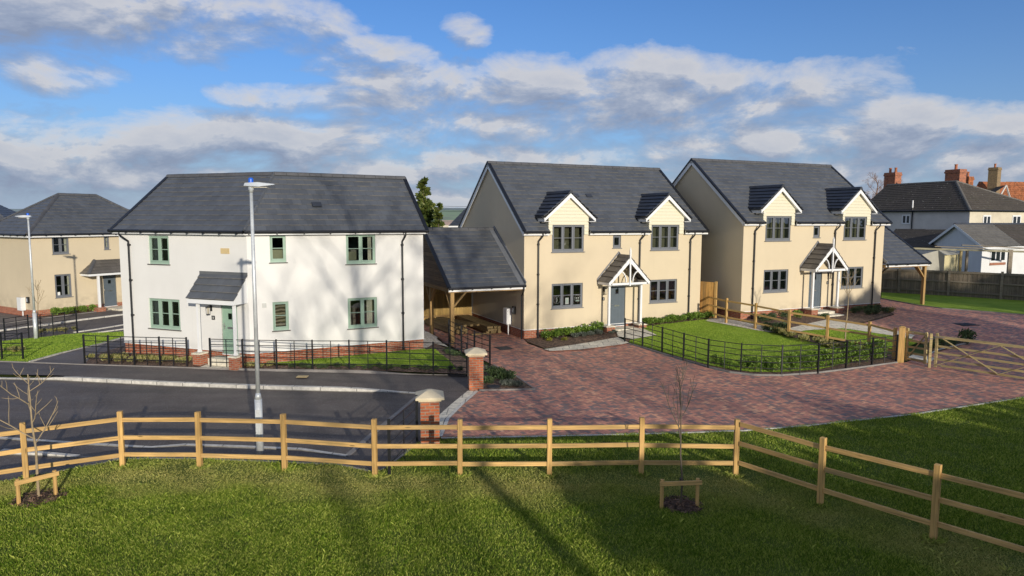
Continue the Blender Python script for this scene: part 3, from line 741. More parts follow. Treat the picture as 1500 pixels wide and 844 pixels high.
# ================================================================= carports
def carport(loc,rz,label,mirror=False,closed=True):
    """u runs 0 (house gable) to -3.5; mirror flips it to the right of a house"""
    sgn=-1 if mirror else 1
    root=empty('timber_carport',loc,rz,label,'carport')
    X=lambda u:u*sgn
    F=Matrix.Diagonal((sgn,1,1,1))
    L,Rr=-3.62,-.02; ev=-.2; EZ=2.47; rv=3.41; RZ=4.9; SL=(RZ-EZ)/(rv-ev)
    r=MB(F); roof_plane(r,[(L,ev,EZ),(Rr,ev,EZ),(Rr,rv,RZ),(L,rv,RZ)])
    roof_plane(r,[(L,2*rv-ev,EZ),(Rr,2*rv-ev,EZ),(Rr,rv,RZ),(L,rv,RZ)])
    ro=r.build('roof',M['slate'],root)
    g=MB(F); ridge(g,(L,rv,RZ+.03),(Rr,rv,RZ+.03)); g.build('ridge_tiles',M['ridge'],ro)
    bb=MB(F);cp=MB(F); barge(bb,cp,L+.02,-1,ev,EZ,rv,RZ,.1); barge(bb,cp,L+.02,-1,2*rv-ev,EZ,rv,RZ,.1)
    cp.build('verge_cap',M['black_plastic'],root)
    f=MB(F); f.box(L,Rr,ev,ev+.03,EZ-.17,EZ-.03); f.build('fascia',M['white_upvc'],root)
    gutter(root,F,((L,Rr),),EZ-.03,ev-.05)
    fl=MB(F); a=Vector((0,ev,EZ+.05)); b=Vector((0,rv,RZ+.05)); n=Vector((0,-(RZ-EZ),rv-ev)).normalized()
    fl.prism([a,b,b+n*.12,a+n*.12],(-.05,0,0)); fl.prism([a-n*.03,b-n*.03,b-n*.02,a-n*.02],(-.28,0,0)); fl.build('lead_flashing',basic('lead_strip',(.2,.21,.23),.45,metal=.3),root)
    P=MB(F); P.box(-3.5,-3.34,-.1,.06,-.3,2.25); P.build('oak_post',M['oak'],root)
    P=MB(F); P.box(-3.5,-3.34,2.7,2.86,-.3,2.25); P.build('oak_post',M['oak'],root)
    P=MB(F); P.box(-3.5,-3.34,6.1,6.26,-.3,2.25); P.build('oak_post',M['oak'],root)
    for side,m_ in (('h',M['oak_h']),):
        B=MB(F); B.box(-3.6,-.03,-.12,.04,2.25,2.42); B.box(-3.52,-3.36,.04,6.3,2.25,2.42); B.box(-3.52,-.03,6.12,6.28,2.25,2.42); B.build('oak_beam',m_,root)
    br=MB(F)
    br.bar((-3.38,-.02,1.62),(-2.78,-.02,2.27),.07,.13,(0,1,0))
    br.bar((-3.44,.05,1.62),(-3.44,.62,2.27),.07,.13,(1,0,0)); br.bar((-3.44,2.72,1.62),(-3.44,2.15,2.27),.07,.13,(1,0,0)); br.bar((-3.44,2.84,1.62),(-3.44,3.4,2.27),.07,.13,(1,0,0))
    br.build('knee_brace',M['oak'],root)
    gb=MB(F); zz=2.42
    while zz<RZ-.15:
        z2=min(zz+.17,RZ-.1); v0=ev+(zz+.12-EZ)/SL; v1=ev+(z2+.12-EZ)/SL
        gb.add([(-3.56,v0,zz),(-3.56,2*rv-v0,zz),(-3.54,2*rv-v1,z2),(-3.54,v1,z2)],[(0,1,2,3)]); zz=z2
    gb.build('weatherboard',M['weatherboard'],root)
    if closed:
        k=MB(F); k.box(-3.3,-.05,6.3,6.34,-.1,2.2); k.build('board_screen',M['board_fence_new'],root)
        k=MB(F); k.box(-3.3,-.05,6.24,6.3,.3,.38); k.box(-3.3,-.05,6.24,6.3,1.5,1.58); k.build('screen_rail',M['oak_h'],root)
    dp=MB(F)
    dp.tube([(-.12,ev-.05,EZ-.05),(-.12,ev-.05,EZ-.2),(-.06,-.02,EZ-.4),(-.055,.12,EZ-.5),(-.055,.12,-.1)],.035,8); dp.build('downpipe',M['black_plastic'],root)
    return root
cp2=carport((.536,30.618,0),.43,'open timber carport with slate roof joined to the left gable of the nearer cream house')
def off(loc,rz,u,v): return (loc[0]+u*math.cos(rz)-v*math.sin(rz),loc[1]+u*math.sin(rz)+v*math.cos(rz))
c3=off(A3,.4212,9.93,.0)
cp3=carport((c3[0],c3[1],.53),.4212,'timber carport standing at the right end of the farther cream house, before the board fence',mirror=True,closed=False)
# things inside carport 2
def L2(u,v,z=0): x,y=off((.536,30.618),.43,u,v); return (x,y,z)
mb_=empty('meter_cabinet',L2(-.02,1.5,0),.43,'white meter cabinet on a stalk against the carport side wall','cabinet')
q=MB(); q.box(-.24,0,-.22,.22,.5,1.24); q.build('cabinet_box',M['white_upvc'],mb_,bevel=.01); q=MB(); q.box(-.1,-.05,-.03,.03,0,.5); q.build('stalk',M['white_upvc'],mb_); q=MB(); q.box(-.246,-.24,-.19,.19,.55,1.19); q.build('cabinet_door',M['white_upvc'],mb_)
ev_=empty('car_charger',L2(0,.95,1.03),.43,'small black car charger fixed to the wall beside the white cabinet','charger')
q=MB(); q.box(-.12,0,-.1,.1,0,.36); q.build('charger_body',M['black_plastic'],ev_,bevel=.02); q=MB(); q.box(-.125,-.12,-.06,.06,.08,.28); q.build('front_panel',M['lamp_head'],ev_)
# timber stacks (individual beams)
def beam(u,v,z,L,ang,w=.15,h=.1,lab=''):
    p=L2(u,v,z); q=MB(); q.box(-L/2,L/2,-w/2,w/2,0,h); o=q.build('timber_beam',M['stack_wood'],bevel=.006)
    o.location=p; o.rotation_euler=(0,0,.43+ang); tag(o,lab,'timber beam','timber beams laid in the carport'); return o
for k in range(3):
    for j in range(4):
        beam(-.97+.172*j+random.uniform(-.012,.012),3.85+random.uniform(-.1,.1),.07+.105*k,4.2,math.pi/2+random.uniform(-.008,.008),.15,.1,'brown timber beam in the neat stack nearest the house wall')
for k in range(3):
    for j in range(4):
        beam(-2.62+.19*j+random.uniform(-.03,.03),4.0+random.uniform(-.2,.2),.05+.105*k,3.3,math.pi/2+.10+random.uniform(-.03,.03),.15,.1,'dark timber beam in the untidy heap by the oak posts')
for k in range(3): beam(-2.15+.22*k,3.7,.365,3.0,math.pi/2+.12+.08*k,.15,.1,'long timber beam lying askew on top of the untidy heap')
beam(-1.0,2.0,0.0,1.6,.12,.1,.07,'short timber bearer on the ground under the neat stack'); beam(-1.1,5.3,0,1.6,.0,.1,.07,'short timber bearer under the far end of the neat stack')
# ================================================================= white house with the bent front
A1=(-15.12,26.54); TH1=R(-20.71)
h1=empty('white_house',(A1[0],A1[1],0),TH1,'white rendered house with a bent front, sage green windows and a grey lean-to porch','house')
W1,W2,PH=6.136,6.646,R(49.59)
F1=Matrix.Identity(4); F2=Matrix.Translation((W1,0,0))@rot2(PH)
def mit(d1,d2): # corner point at offsets d1 (wing 1) and d2 (wing 2), wing 1 coordinates
    X=-(d2-math.cos(PH)*d1)/math.sin(PH); return (W1+X,d1)
g1=lambda z: .55
holesA=[(1.49,2.51,3.66,4.72),(1.36,2.91,1.20,2.35),(4.86,5.6,.46,2.26)]
holesB=[(.78,1.34,3.80,4.78),(3.54,4.68,3.66,4.79),(.81,1.37,1.31,2.36),(3.56,4.71,1.18,2.35)]
w=MB(); wall_holes(w,0,W1,.55,4.8,holesA)
w.M=F2; wall_holes(w,0,W2,.55,4.8,holesB); w.M=None
D1,D2=5.2,4.7
mx,my=mit(D1,D2); kx,ky=mit(2.6,2.35)
w.poly([(0,0,.55),(0,D1,.55),(0,D1,4.8),(0,2.6,7.0),(0,0,4.8)])
w.poly([(0,D1,.55),(mx,my,.55),(mx,my,4.8),(0,D1,4.8)])
e2=F2@Vector((W2,D2,0))
w.poly([(mx,my,.55),(e2.x,e2.y,.55),(e2.x,e2.y,4.8),(mx,my,4.8)])
w.M=F2; w.poly([(W2,0,.55),(W2,D2,.55),(W2,D2,4.8),(W2,2.35,7.0),(W2,0,4.8)]); w.M=None
w.build('wall',M['white_render'],h1)
p=MB(); v=.02; wall_holes(p,v,W1-.01,-.3,.55,[(4.86,5.6,.46,.7)],v=v,depth=.1); p.poly([(v,v,-.3),(v,D1-v,-.3),(v,D1-v,.55),(v,v,.55)])
p.M=F2; p.poly([(.01,v,-.3),(W2-v,v,-.3),(W2-v,v,.55),(.01,v,.55)]); p.poly([(W2-v,v,-.3),(W2-v,D2,-.3),(W2-v,D2,.55),(W2-v,v,.55)])
p.build('plinth',M['brick'],h1)
b=MB(); b.box(-.012,4.86,-.014,0,.535,.56); b.box(5.6,W1,-.014,0,.535,.56); b.M=F2; b.box(0,W2+.012,-.014,0,.535,.56); b.box(W2,W2+.014,0,D2,.535,.56); b.build('bell_bead',M['white_upvc'],h1)
i=MB(); i.poly([(.1,3.0,.5),(4.8,3.0,.5),(4.8,3.0,4.8),(.1,3.0,4.8)]); i.box(4.3,4.36,.15,3,.5,4.8); i.M=F2; i.poly([(1.5,2.6,.5),(W2-.1,2.6,.5),(W2-.1,2.6,4.8),(1.5,2.6,4.8)]); i.box(2.2,2.26,.15,2.6,.5,4.8); i.build('partition',M['room_wall'],h1)
i=MB(); i.box(.1,5.3,.14,3,.42,.46); i.box(.1,5.3,.14,3,2.72,2.9); i.M=F2; i.box(.6,W2-.1,.14,2.6,.42,.455); i.box(.6,W2-.1,.14,2.6,2.715,2.895); i.build('floor',M['room_floor'],h1)
EZ,RZ=4.93,7.11; ex,ey=mit(-.22,-.22)
r=MB(); roof_plane(r,[(-.15,-.22,EZ),(ex,ey,EZ),(kx,ky,RZ),(-.15,2.6,RZ)])
iF2=F2.inverted(); e2l=iF2@Vector((ex,ey,0)); k2l=iF2@Vector((kx,ky,0))
r.M=F2; roof_plane(r,[(e2l.x,-.22,EZ),(W2+.12,-.22,EZ),(W2+.12,2.35,RZ),(k2l.x,2.35,RZ)])
bx,by=mit(D1+.2,D2+.2); b2=iF2@Vector((bx,by,0))
roof_plane(r,[(b2.x,D2+.2,EZ),(W2+.12,D2+.2,EZ),(W2+.12,2.35,RZ),(k2l.x,2.35,RZ)]); r.M=None
roof_plane(r,[(-.15,D1+.2,EZ),(bx,by,EZ),(kx,ky,RZ),(-.15,2.6,RZ)])
ro=r.build('roof',M['slate'],h1)
g=MB(); ridge(g,(-.17,2.6,RZ+.03),(kx,ky,RZ+.03)); q=F2@Vector((W2+.14,2.35,RZ+.03)); ridge(g,(kx,ky,RZ+.03),q)
g.build('ridge_tiles',M['ridge'],ro)
g=MB(); ridge(g,(ex,ey,EZ+.035),(kx,ky,RZ+.04),.055,.33,.02); g.build('hip_tiles',M['slate'],ro)
n1=Vector((0,-(RZ-EZ),2.82)).normalized()
tv=MB(F2); tv.prism([(2.5,.72+x,5.80+x*.77+.03) for x in (0,.2)]+[(2.85,.92,5.954+.03),(2.85,.72,5.83)],(0,-.02,.03)); tv.build('tile_vent',M['slate_bold'],ro)
bb=MB();cp=MB(); barge(bb,cp,-.12,-1,-.2,EZ,2.6,RZ,.14); barge(bb,cp,-.12,-1,D1+.2,EZ,2.6,RZ,.14)
bb.M=F2;cp.M=F2; barge(bb,cp,W2+.09,1,-.2,EZ,2.35,RZ,.14); barge(bb,cp,W2+.09,1,D2+.2,EZ,2.35,RZ,.14)
bb.build('bargeboard',M['white_upvc'],h1); cp.build('verge_cap',M['black_plastic'],h1)
f=MB(); fx,fy=mit(-.2,-.2); f.box(-.12,fx-.002,-.2,-.17,4.79,4.93); f.box(-.12,W1,-.17,0,4.79,4.80); f.M=F2; f.box(-.09,W2+.1,-.2,-.17,4.79,4.93); f.box(0,W2+.1,-.17,0,4.79,4.80); f.build('fascia',M['white_upvc'],h1)
gutter(h1,F1,((-.2,ex),),4.9,-.27,.75); gutter(h1,F2,((e2l.x,W2+.14),),4.9,-.27,.95)
downpipe(h1,F1,.56,4.86,.2,off=-.3); downpipe(h1,F2,5.75,4.86,.2,off=.1)
def W_(F,h,n,c,**k): return window(h1,F,h[0],h[1],h[2],h[3],n,'green_frame',curt=c,silldark='slate_porch',**k)
W_(F1,holesA[0],2,[(1.55,1.84),(2.33,2.46)]); W_(F1,holesA[1],3,[(1.42,1.84)]); 
W_(F2,holesB[0],1,[]); W_(F2,holesB[1],2,[(4.42,4.56)]); W_(F2,holesB[2],1,[]); W_(F2,holesB[3],2,[(3.60,3.72),(4.34,4.56)])
bl=MB(F2); bl.box(3.68,4.0,.25,.27,3.8,4.12); bl.box(.86,1.28,.2,.21,3.92,4.25); bl.build('mirror_panel',basic('pale_olive_panel',(.4,.39,.26),.7),h1)
bl=MB(F2); bl.poly([(.84,.2,1.36),(1.34,.2,1.36),(1.34,.2,2.32),(.84,.2,2.32)]); 
mm,gg=newmat('wavy_brown_blind'); wv=gg.N.new('ShaderNodeTexWave'); gg.L.new(gg.uv(),wv.inputs[0]); wv.bands_direction='Y'; wv.inputs['Scale'].default_value=2.4; wv.inputs['Distortion'].default_value=4; wv.inputs['Detail'].default_value=3
gg.L.new(gg.ramp(wv.outputs['Fac'],[(.1,(.05,.035,.02)),(.5,(.2,.14,.07)),(.9,(.42,.36,.27))]),gg.b.inputs['Base Color']); bl.build('window_blind',mm,h1)
# a small lit-up fir stands in the ground floor window
xt=empty('potted_fir',(0,0,0),0,'small decorated fir standing behind the lower left sage green window','indoor tree')
xt.location=(A1[0]+2.15*math.cos(TH1)-.55*math.sin(TH1),A1[1]+2.15*math.sin(TH1)+.55*math.cos(TH1),.46)
q=MB()
for k in range(420):
    z=random.uniform(.35,1.75); rr=(1.8-z)*.28*math.sqrt(random.random()); t=random.uniform(0,6.28); c=Vector((rr*math.cos(t),rr*math.sin(t),z)); a=Vector([random.uniform(-1,1) for _ in range(3)]).normalized()*.05; b=Vector([random.uniform(-1,1) for _ in range(3)]).normalized()*.03
    q.poly([c-a,c+b,c+a])
q.build('crown',M['dark_leaf'],xt)
q=MB()
for k in range(46):
    z=random.uniform(.4,1.7); rr=(1.85-z)*.28; t=random.uniform(0,6.28); q.lathe((rr*math.cos(t),rr*math.sin(t),z),[(.004,-.02),(.02,0),(.004,.02)],5)
q.build('bauble',M['stain'],xt); q=MB(); q.lathe((0,0,0),[(.12,0),(.15,.25)],10); q.tube([(0,0,.2),(0,0,1.6)],.02,5); q.build('trunk',M['bark'],xt)
door(h1,F1,4.86,5.6,.46,2.26,'door_green')
# porch: lean-to canopy
r=MB(); roof_plane(r,[(3.98,-.72,2.53),(6.13,-.72,2.53),(6.13,0,3.38),(3.98,0,3.38)],course=.3,th=.03)
po=r.build('porch_roof',M['slate'],h1)
q=MB(); q.box(3.96,6.13,-.035,.0,3.34,3.46); q.build('lead_flashing',basic('lead_grey',(.13,.135,.14),.5),po)
q=MB(); q.box(4.0,6.1,-.70,-.67,2.36,2.51); q.box(4.03,6.07,-.67,-.001,2.37,2.39)
for x in (4.03,6.06): q.prism([(x,-.67,2.37),(x,0,2.37),(x,0,3.30),(x,-.67,2.52)],(.03,0,0))
q.build('porch_fascia',M['white_upvc'],h1)
for x in (4.33,5.97):
    q=MB(); q.box(x-.045,x+.045,-.58,-.49,.57,2.37); q.box(x-.055,x+.055,-.59,-.48,.57,.64); q.build('porch_post',M['white_upvc'],h1)
    q=MB(); q.box(x-.18,x+.16,-.70,-.32,-.1,.5); pp=q.build('porch_pier',M['brick'],h1); q=MB(); q.box(x-.21,x+.17,-.73,-.29,.5,.56); q.build('pier_cap',M['slab'],pp,bevel=.008)
q=MB(); q.box(4.7,5.7,-.55,-.03,-.1,.38); q.build('doorstep',M['slab'],h1,bevel=.008)
lantern(h1,F1,4.42,2.02); plate(h1,F1,4.5,1.76)
q=MB(); q.box(4.96,5.36,-.012,0,4.11,4.31); q.build('date_stone',M['stain'],h1)
q=MB(F2); q.box(.45,.6,-.02,0,2.18,2.34); q.build('wall_vent',basic('pale_vent',(.55,.55,.52),.6),h1)
# ================================================================= far left cream house (hipped)
C0=(-27.38,39.22); TH0=R(59.5)
h0=empty('hipped_house',(C0[0],C0[1],0),TH0,'cream rendered house at far left with a grey hipped roof and small hipped porch','house')
W0,D0=8.3,5.6
hl=[(1.13,2.06,3.24,4.3),(4.11,4.44,3.41,4.33),(1.15,2.07,.68,2.04),(3.93,4.73,-.14,1.80)]
w=MB(); wall_holes(w,0,W0,.05,4.36,hl); 
for pts in ([(0,0),(0,D0)],[(0,D0),(W0,D0)],[(W0,0),(W0,D0)]): (a,b_),(c,d)=pts; w.poly([(a,b_,.05),(c,d,.05),(c,d,4.36),(a,b_,4.36)])
w.build('wall',M['cream_render'],h0)
p=MB(); wall_holes(p,.02,W0,-.9,.05,[(3.93,4.73,-.14,.3)],v=.02); p.poly([(.02,.02,-.9),(.02,D0,-.9),(.02,D0,.05),(.02,.02,.05)]); p.build('plinth',M['brick'],h0)
i=MB(); i.poly([(.1,2.8,-.2),(W0-.1,2.8,-.2),(W0-.1,2.8,4.3),(.1,2.8,4.3)]); i.build('partition',M['room_wall'],h0); i=MB(); i.box(.1,W0-.1,.14,2.8,-.18,-.15); i.box(.1,W0-.1,.14,2.8,2.4,2.6); i.build('floor',M['room_floor'],h0)
o_=.3; E=4.44; K=[(-o_,-o_,E),(W0+o_,-o_,E),(W0+o_,D0+o_,E),(-o_,D0+o_,E)]; ra=(3.0,2.8,6.82); rb=(5.3,2.8,6.82)
r=MB(); roof_plane(r,[K[0],K[1],rb,ra]); roof_plane(r,[K[3],K[0],ra]); roof_plane(r,[K[2],K[3],ra,rb]); roof_plane(r,[K[1],K[2],rb]); ro=r.build('roof',M['slate'],h0)
g=MB(); ridge(g,Vector(ra)+Vector((0,0,.03)),Vector(rb)+Vector((0,0,.03)))
for k,e in ((0,ra),(3,ra),(1,rb),(2,rb)): ridge(g,Vector(K[k])+Vector((0,0,.03)),Vector(e)+Vector((0,0,.03)),.12,.4,.05)
g.build('ridge_tiles',M['ridge'],ro)
f=MB(); f.box(-o_,W0+o_,-o_,-o_+.03,E-.2,E-.04); f.box(-o_,-o_+.03,-o_+.03,D0+o_,E-.2,E-.04); f.box(-o_,W0+o_,-o_+.03,0,E-.2,E-.19); f.box(-o_+.03,0,0,D0,E-.2,E-.19); f.build('fascia',M['white_upvc'],h0)
gutter(h0,Matrix.Identity(4),((-o_,W0+o_),),E-.05,-o_-.06,.8); gutter(h0,rot2(R(90)),((-o_,D0+o_),),E-.05,o_+.06,.8)
I4=Matrix.Identity(4)
window(h0,I4,*hl[0],2,'grey_frame',curt=[(1.85,2.0)],silldark='grey_frame'); window(h0,I4,*hl[1],1,'grey_frame',curt=[(4.3,4.4)],silldark='grey_frame'); window(h0,I4,*hl[2],2,'grey_frame',curt=[(1.9,2.02)],silldark='grey_frame')
q=MB(); q.box(1.28,1.42,.04,.045,.8,1.0); q.build('window_notice',M['paper'],h0)
door(h0,I4,*hl[3],'door_grey')
hp=[(2.55,-.95,2.02),(6.2,-.95,2.02)]; hq=[(3.45,0,2.78),(5.3,0,2.78)]
r=MB(); roof_plane(r,[hp[0],hp[1],hq[1],hq[0]],course=.28); roof_plane(r,[(2.55,0,2.02),hp[0],hq[0]],course=.28); roof_plane(r,[hp[1],(6.2,0,2.02),hq[1]],course=.28); pr=r.build('porch_roof',M['slate_porch'],h0)
g=MB(); ridge(g,Vector(hp[0])+Vector((0,0,.03)),Vector(hq[0])+Vector((0,0,.03)),.12,.35,.03); g.build('hip_tiles',M['ridge'],pr)
q=MB(); q.box(2.6,6.15,-.93,-.9,1.88,2.0); q.box(2.6,2.63,-.9,0,1.88,2.0); q.box(2.63,6.15,-.9,0,1.88,1.89); q.build('porch_fascia',M['white_upvc'],h0)
for x in (3.2,5.9):
    q=MB(); q.box(x-.06,x+.06,-.86,-.74,-.05,1.88); q.build('porch_post',M['white_upvc'],h0); q=MB(); q.box(x-.25,x+.25,-1.0,-.5,-.9,-.1); q.box(x-.28,x+.28,-1.03,-.47,-.1,-.05); q.build('porch_pier',M['brick'],h0)
q=MB(); q.box(3.9,5.0,-1.6,-.0,-.9,-.19); q.build('doorstep',M['slab'],h0)
mc=empty('meter_cabinet',off(C0,TH0,0,1.25)+(-.3,),TH0,'white meter cabinet on a stalk against the far left cream house','cabinet')
q=MB(); q.box(-.24,-.01,-.25,.25,.3,1.05); q.build('cabinet_box',M['white_upvc'],mc); q=MB(); q.box(-.1,-.05,-.03,.03,-.1,.3); q.build('stalk',M['white_upvc'],mc); q=MB(); q.box(-.247,-.24,-.2,.2,.35,1.0); q.build('cabinet_door',M['white_upvc'],mc)
ec=empty('car_charger',off(C0,TH0,0,.6)+(.45,),TH0,'small dark charger box on the cream wall at the far left, by the lamp post','charger')
q=MB(); q.box(-.12,-.001,-.1,.1,0,.36); q.build('charger_body',M['black_plastic'],ec,bevel=.02); q=MB(); q.box(-.125,-.12,-.06,.06,.08,.28); q.build('front_panel',M['lamp_head'],ec)
# roof edge of another house at the picture's left edge
hL=empty('hipped_house',(-45,56,-.4),R(20),'house at the left edge of the photo, only its dark hipped roof corner showing','house')
q=MB(); q.box(-5,5,-4,4,0,4.9); q.build('wall',M['cream_render'],hL)
r=MB(); K=[(-5.3,-4.3,5),(5.3,-4.3,5),(5.3,4.3,5),(-5.3,4.3,5)]; ra=(-1.5,0,7.6);rb=(1.5,0,7.6)
roof_plane(r,[K[0],K[1],rb,ra]); roof_plane(r,[K[3],K[0],ra]); roof_plane(r,[K[2],K[3],ra,rb]); roof_plane(r,[K[1],K[2],rb]); r.build('roof',M['slate'],hL)
# ================================================================= ground
def sheet(name,pts,off_,mat,kind='structure',world=False,offf=None,extra=None):
    P=[p if world else gp(p[0],p[1],off_ if not offf else .05) for p in pts]
    bm=bmesh.new(); vs=[bm.verts.new((x,y,0)) for x,y in P]; f=bm.faces.new(vs)
    if f.calc_area()<=0: pass
    bmesh.ops.triangulate(bm,faces=bm.faces[:],ngon_method='EAR_CLIP')
    xs=[p[0] for p in P]; ys=[p[1] for p in P]
    cutx=[x/2 for x in range(-50,-27)]+[x*.5 for x in range(1,44)]; cuty=[y*.5 for y in range(47,76)]
    for x in cutx:
        if min(xs)<x<max(xs): bmesh.ops.bisect_plane(bm,geom=bm.verts[:]+bm.edges[:]+bm.faces[:],plane_co=(x,0,0),plane_no=(1,0,0))
    for y in cuty:
        if min(ys)<y<max(ys): bmesh.ops.bisect_plane(bm,geom=bm.verts[:]+bm.edges[:]+bm.faces[:],plane_co=(0,y,0),plane_no=(0,1,0))
    for v in bm.verts: v.co.z=T(v.co.x,v.co.y)+(offf(v.co.x,v.co.y) if offf else off_)
    bmesh.ops.recalc_face_normals(bm,faces=bm.faces[:])
    for f in bm.faces:
        if f.normal.z<0: f.normal_flip()
    uvl=bm.loops.layers.uv.new('UVMap')
    for f in bm.faces:
        for l in f.loops: l[uvl].uv=(l.vert.co.x,l.vert.co.y)
    me=bpy.data.meshes.new(name); bm.to_mesh(me); bm.free(); me.materials.append(mat)
    o=bpy.data.objects.new(name,me); COL.objects.link(o); o['kind']=kind
    return o,P
sheet('ground',[(-1500,-400),(1500,-400),(1500,3500),(-1500,3500)],-.06,M['field'],world=True)
# foreground field (a touch above the ground plane)
lawn_edge=[(-30,713),(0,706.5),(43,699),(85,690.7),(130,683),(176,673.5),(222,671.5),(300,672.5),(400,677),(500,681.5),(552,693),(575,679),(612,650),(645,641),(800,639.5),(1000,634.5),(1090,631),(1182,624),(1335,607.5),(1500,582.6),(1640,560)]
le=[gp(*p) for p in lawn_edge]
sheet('lawn',le+[(30,22),(30,4),(-30,4),(-30,12)],0.0,M['lawn'],world=True)
LAWN=le+[(30,22),(30,4),(-30,4),(-30,12)]
road_far=[(-60,553),(0,555.5),(85,557),(110,558.5),(250,565.5),(400,571),(500,573.5),(560,574.5),(612,577)]
# blacktop: carriageway, far footway, near footway
sheet('road',[gp(*p) for p in road_far]+[gp(508,668),gp(440,658),gp(270,651),gp(220,655),gp(0,641.6),gp(-120,633)]+[],-.012,M['road'],world=True)
sheet('apron',[gp(*p) for p in [(612,577),(617,574),(690,571),(648,612),(630,655),(612,652),(552,694),(500,684),(508,668)]],-.008,M['apron'],world=True)
FA=[gp(x,y-7,.1) for x,y in road_far[:-1]]+[gp(617,574.5)]
def fz(x,y): return .10*ss((-3.1-x)/2.2)+.0
fb=[(690,572),(688,550),(640,547.5),(567,544.5),(500,543),(405,542),(290,539.5),(125,534.5),(0,530),(-60,528)]
FBp=[gp(*p) for p in fb[:2]]+[gp(*p,.05) for p in fb[2:3]]+[gp(*p,.1) for p in fb[3:]]
sheet('footpath',[gp(x,y-7,.1) for x,y in road_far[:-1]]+[gp(617,574.5)]+FBp,.1,M['path'],world=True,offf=fz)
sheet('near_footpath',[gp(-120,633),gp(0,643),gp(220,656.5),gp(270,652.5),gp(440,659.5),gp(508,669.5),gp(500,682.5),gp(400,678),gp(300,673.5),gp(222,672.5),gp(176,674.5),gp(130,684),gp(85,691.7),gp(0,707.5),gp(-30,714)],-.009,M['path'],world=True)
def kerb_line(name,pts,w,h0,h1,mat,label=None,hf=None,kind='structure'):
    """a kerb or edging strip following world points"""
    P=[Vector((x,y,0)) for x,y in pts]; mb=MB(); V=[]
    for i,p in enumerate(P):
        d=(P[min(i+1,len(P)-1)]-P[max(i-1,0)]).normalized(); s=Vector((-d.y,d.x,0))*w/2
        z=T(p.x,p.y); hh=hf(i,p) if hf else h1
        V+=[p-s+Vector((0,0,z+h0)),p+s+Vector((0,0,z+h0)),p+s+Vector((0,0,z+hh)),p-s+Vector((0,0,z+hh))]
    F=[]
    for i in range(len(P)-1):
        a=4*i;b=a+4
        F+=[(a+1,a+2,b+2,b+1),(a+2,a+3,b+3,b+2),(a+3,a,b,b+3)]
    F+=[(0,1,2,3),(4*len(P)-4,4*len(P)-3,4*len(P)-2,4*len(P)-1)]
    mb.add(V,F); o=mb.build(name,mat); o['kind']=kind; return o
def dens(pts,step=.5):
    out=[]
    for a,b in zip(pts,pts[1:]):
        n=max(1,int(math.dist(a,b)/step)); out+=[(a[0]+(b[0]-a[0])*i/n,a[1]+(b[1]-a[1])*i/n) for i in range(n)]
    return out+[pts[-1]]
kl=dens([gp(x,y-3,.05) for x,y in road_far[:-1]]+[gp(614,576)])
kerb_line('kerb',kl,.15,-.05,.11,M['kerb'],hf=lambda i,p:.004+.116*min(1,max(0,(-3.2-p.x)/2.0))*(1-.8*ss((-14.6-p.x)/1.5)))
kerb_line('kerb',dens([gp(*p) for p in [(-60,636),(0,641.6),(110,649),(220,655.5),(250,653.2),(270,651.5),(350,654),(440,658),(508,668)]]),.12,-.05,.012,M['kerb'])
kerb_line('kerb',dens([gp(*p) for p in [(4,664),(40,665.5),(75,667),(115,669.3)]],.2),.12,-.05,.07,M['kerb'],hf=lambda i,p:.09*(1-i/12) if i<12 else .01)
kerb_line('kerb',dens([gp(*p) for p in [(115,669.3),(145,671),(175,672)]],.2),.06,-.05,.012,M['edging'])
kerb_line('kerb',dens([gp(*p) for p in [(508,668),(545,636),(585,603),(617,576)]]),.14,-.05,.006,M['edging'])
kerb_line('kerb',dens(le[:13]),.05,-.05,.02,M['edging'])
kerb_line('kerb',dens([gp(*p) for p in [(646,643),(800,640.3),(1000,635.3),(1090,631.8),(1182,624.8),(1335,608.3),(1500,583.4),(1640,561)]]),.06,-.05,.03,M['kerb'])
kerb_line('kerb',dens(FBp[1:]),.05,-.05,.125,M['edging'],hf=lambda i,p:fz(p.x,p.y)+.03)
# setts at the private drive
kerb_line('sett_channel',dens([gp(691,573),gp(668,592),gp(645,613),gp(630,650)]),.26,-.05,.006,M['slab'])
kerb_line('sett_channel',dens([gp(699,573),gp(677,592),gp(656,613),gp(645,640)]),.10,-.05,.012,M['kerb'])
# block paving
pav=[(688,574),(697,573),(783,571),(757,553),(722,535),(718,532),(695,522.5),(676,515),(657.8,505),(640,499),(622,492)]
cpk=[off((.536,30.618),.43,-3.3,7.2),off((.536,30.618),.43,0,7.2),off((.536,30.618),.43,.05,.0)]
pv=[gp(*p) for p in pav]+cpk+[gp(*p) for p in [(773,503),(800,512.5),(905,500.5),(918,503.5),(940,510),(965,518),(1000,528),(1035,538.5),(1069,546.5),(1105,550.5),(1144,551),(1200,547),(1245,541.5),(1275,537.5),(1312,532),(1325,531),(1375,514),(1430,499),(1404,499),(1345,503),(1318,489),(1230,481),(1270,472),(1310,461),(1290,450),(1280,443)]]+[off(A3,.4212,9.9,.5),off(A3,.4212,9.9,8)]
pvr=[off(A3,.4212,13.6,8),gp(1291,437.5),gp(1345,447.5),gp(1380,452),gp(1500,461.5),gp(1700,479),(34,20)]+[gp(*p) for p in [(1640,560),(1500,582.6),(1335,607.5),(1182,624),(1090,631),(1000,634.5),(800,639.5),(645,642),(635,640),(660,610)]]
sheet('block_paving',pv+pvr,-.004,M['paving'],world=True)
PAVEPOLY=pv+pvr
sheet('verge',[gp(1291,437.5),gp(1345,447.5),gp(1380,452),gp(1500,461.5),gp(1700,479),gp(1700,452),gp(1500,441),gp(1465,438),gp(1388,433.5),gp(1291,429)],.03,M['turf'],world=True)
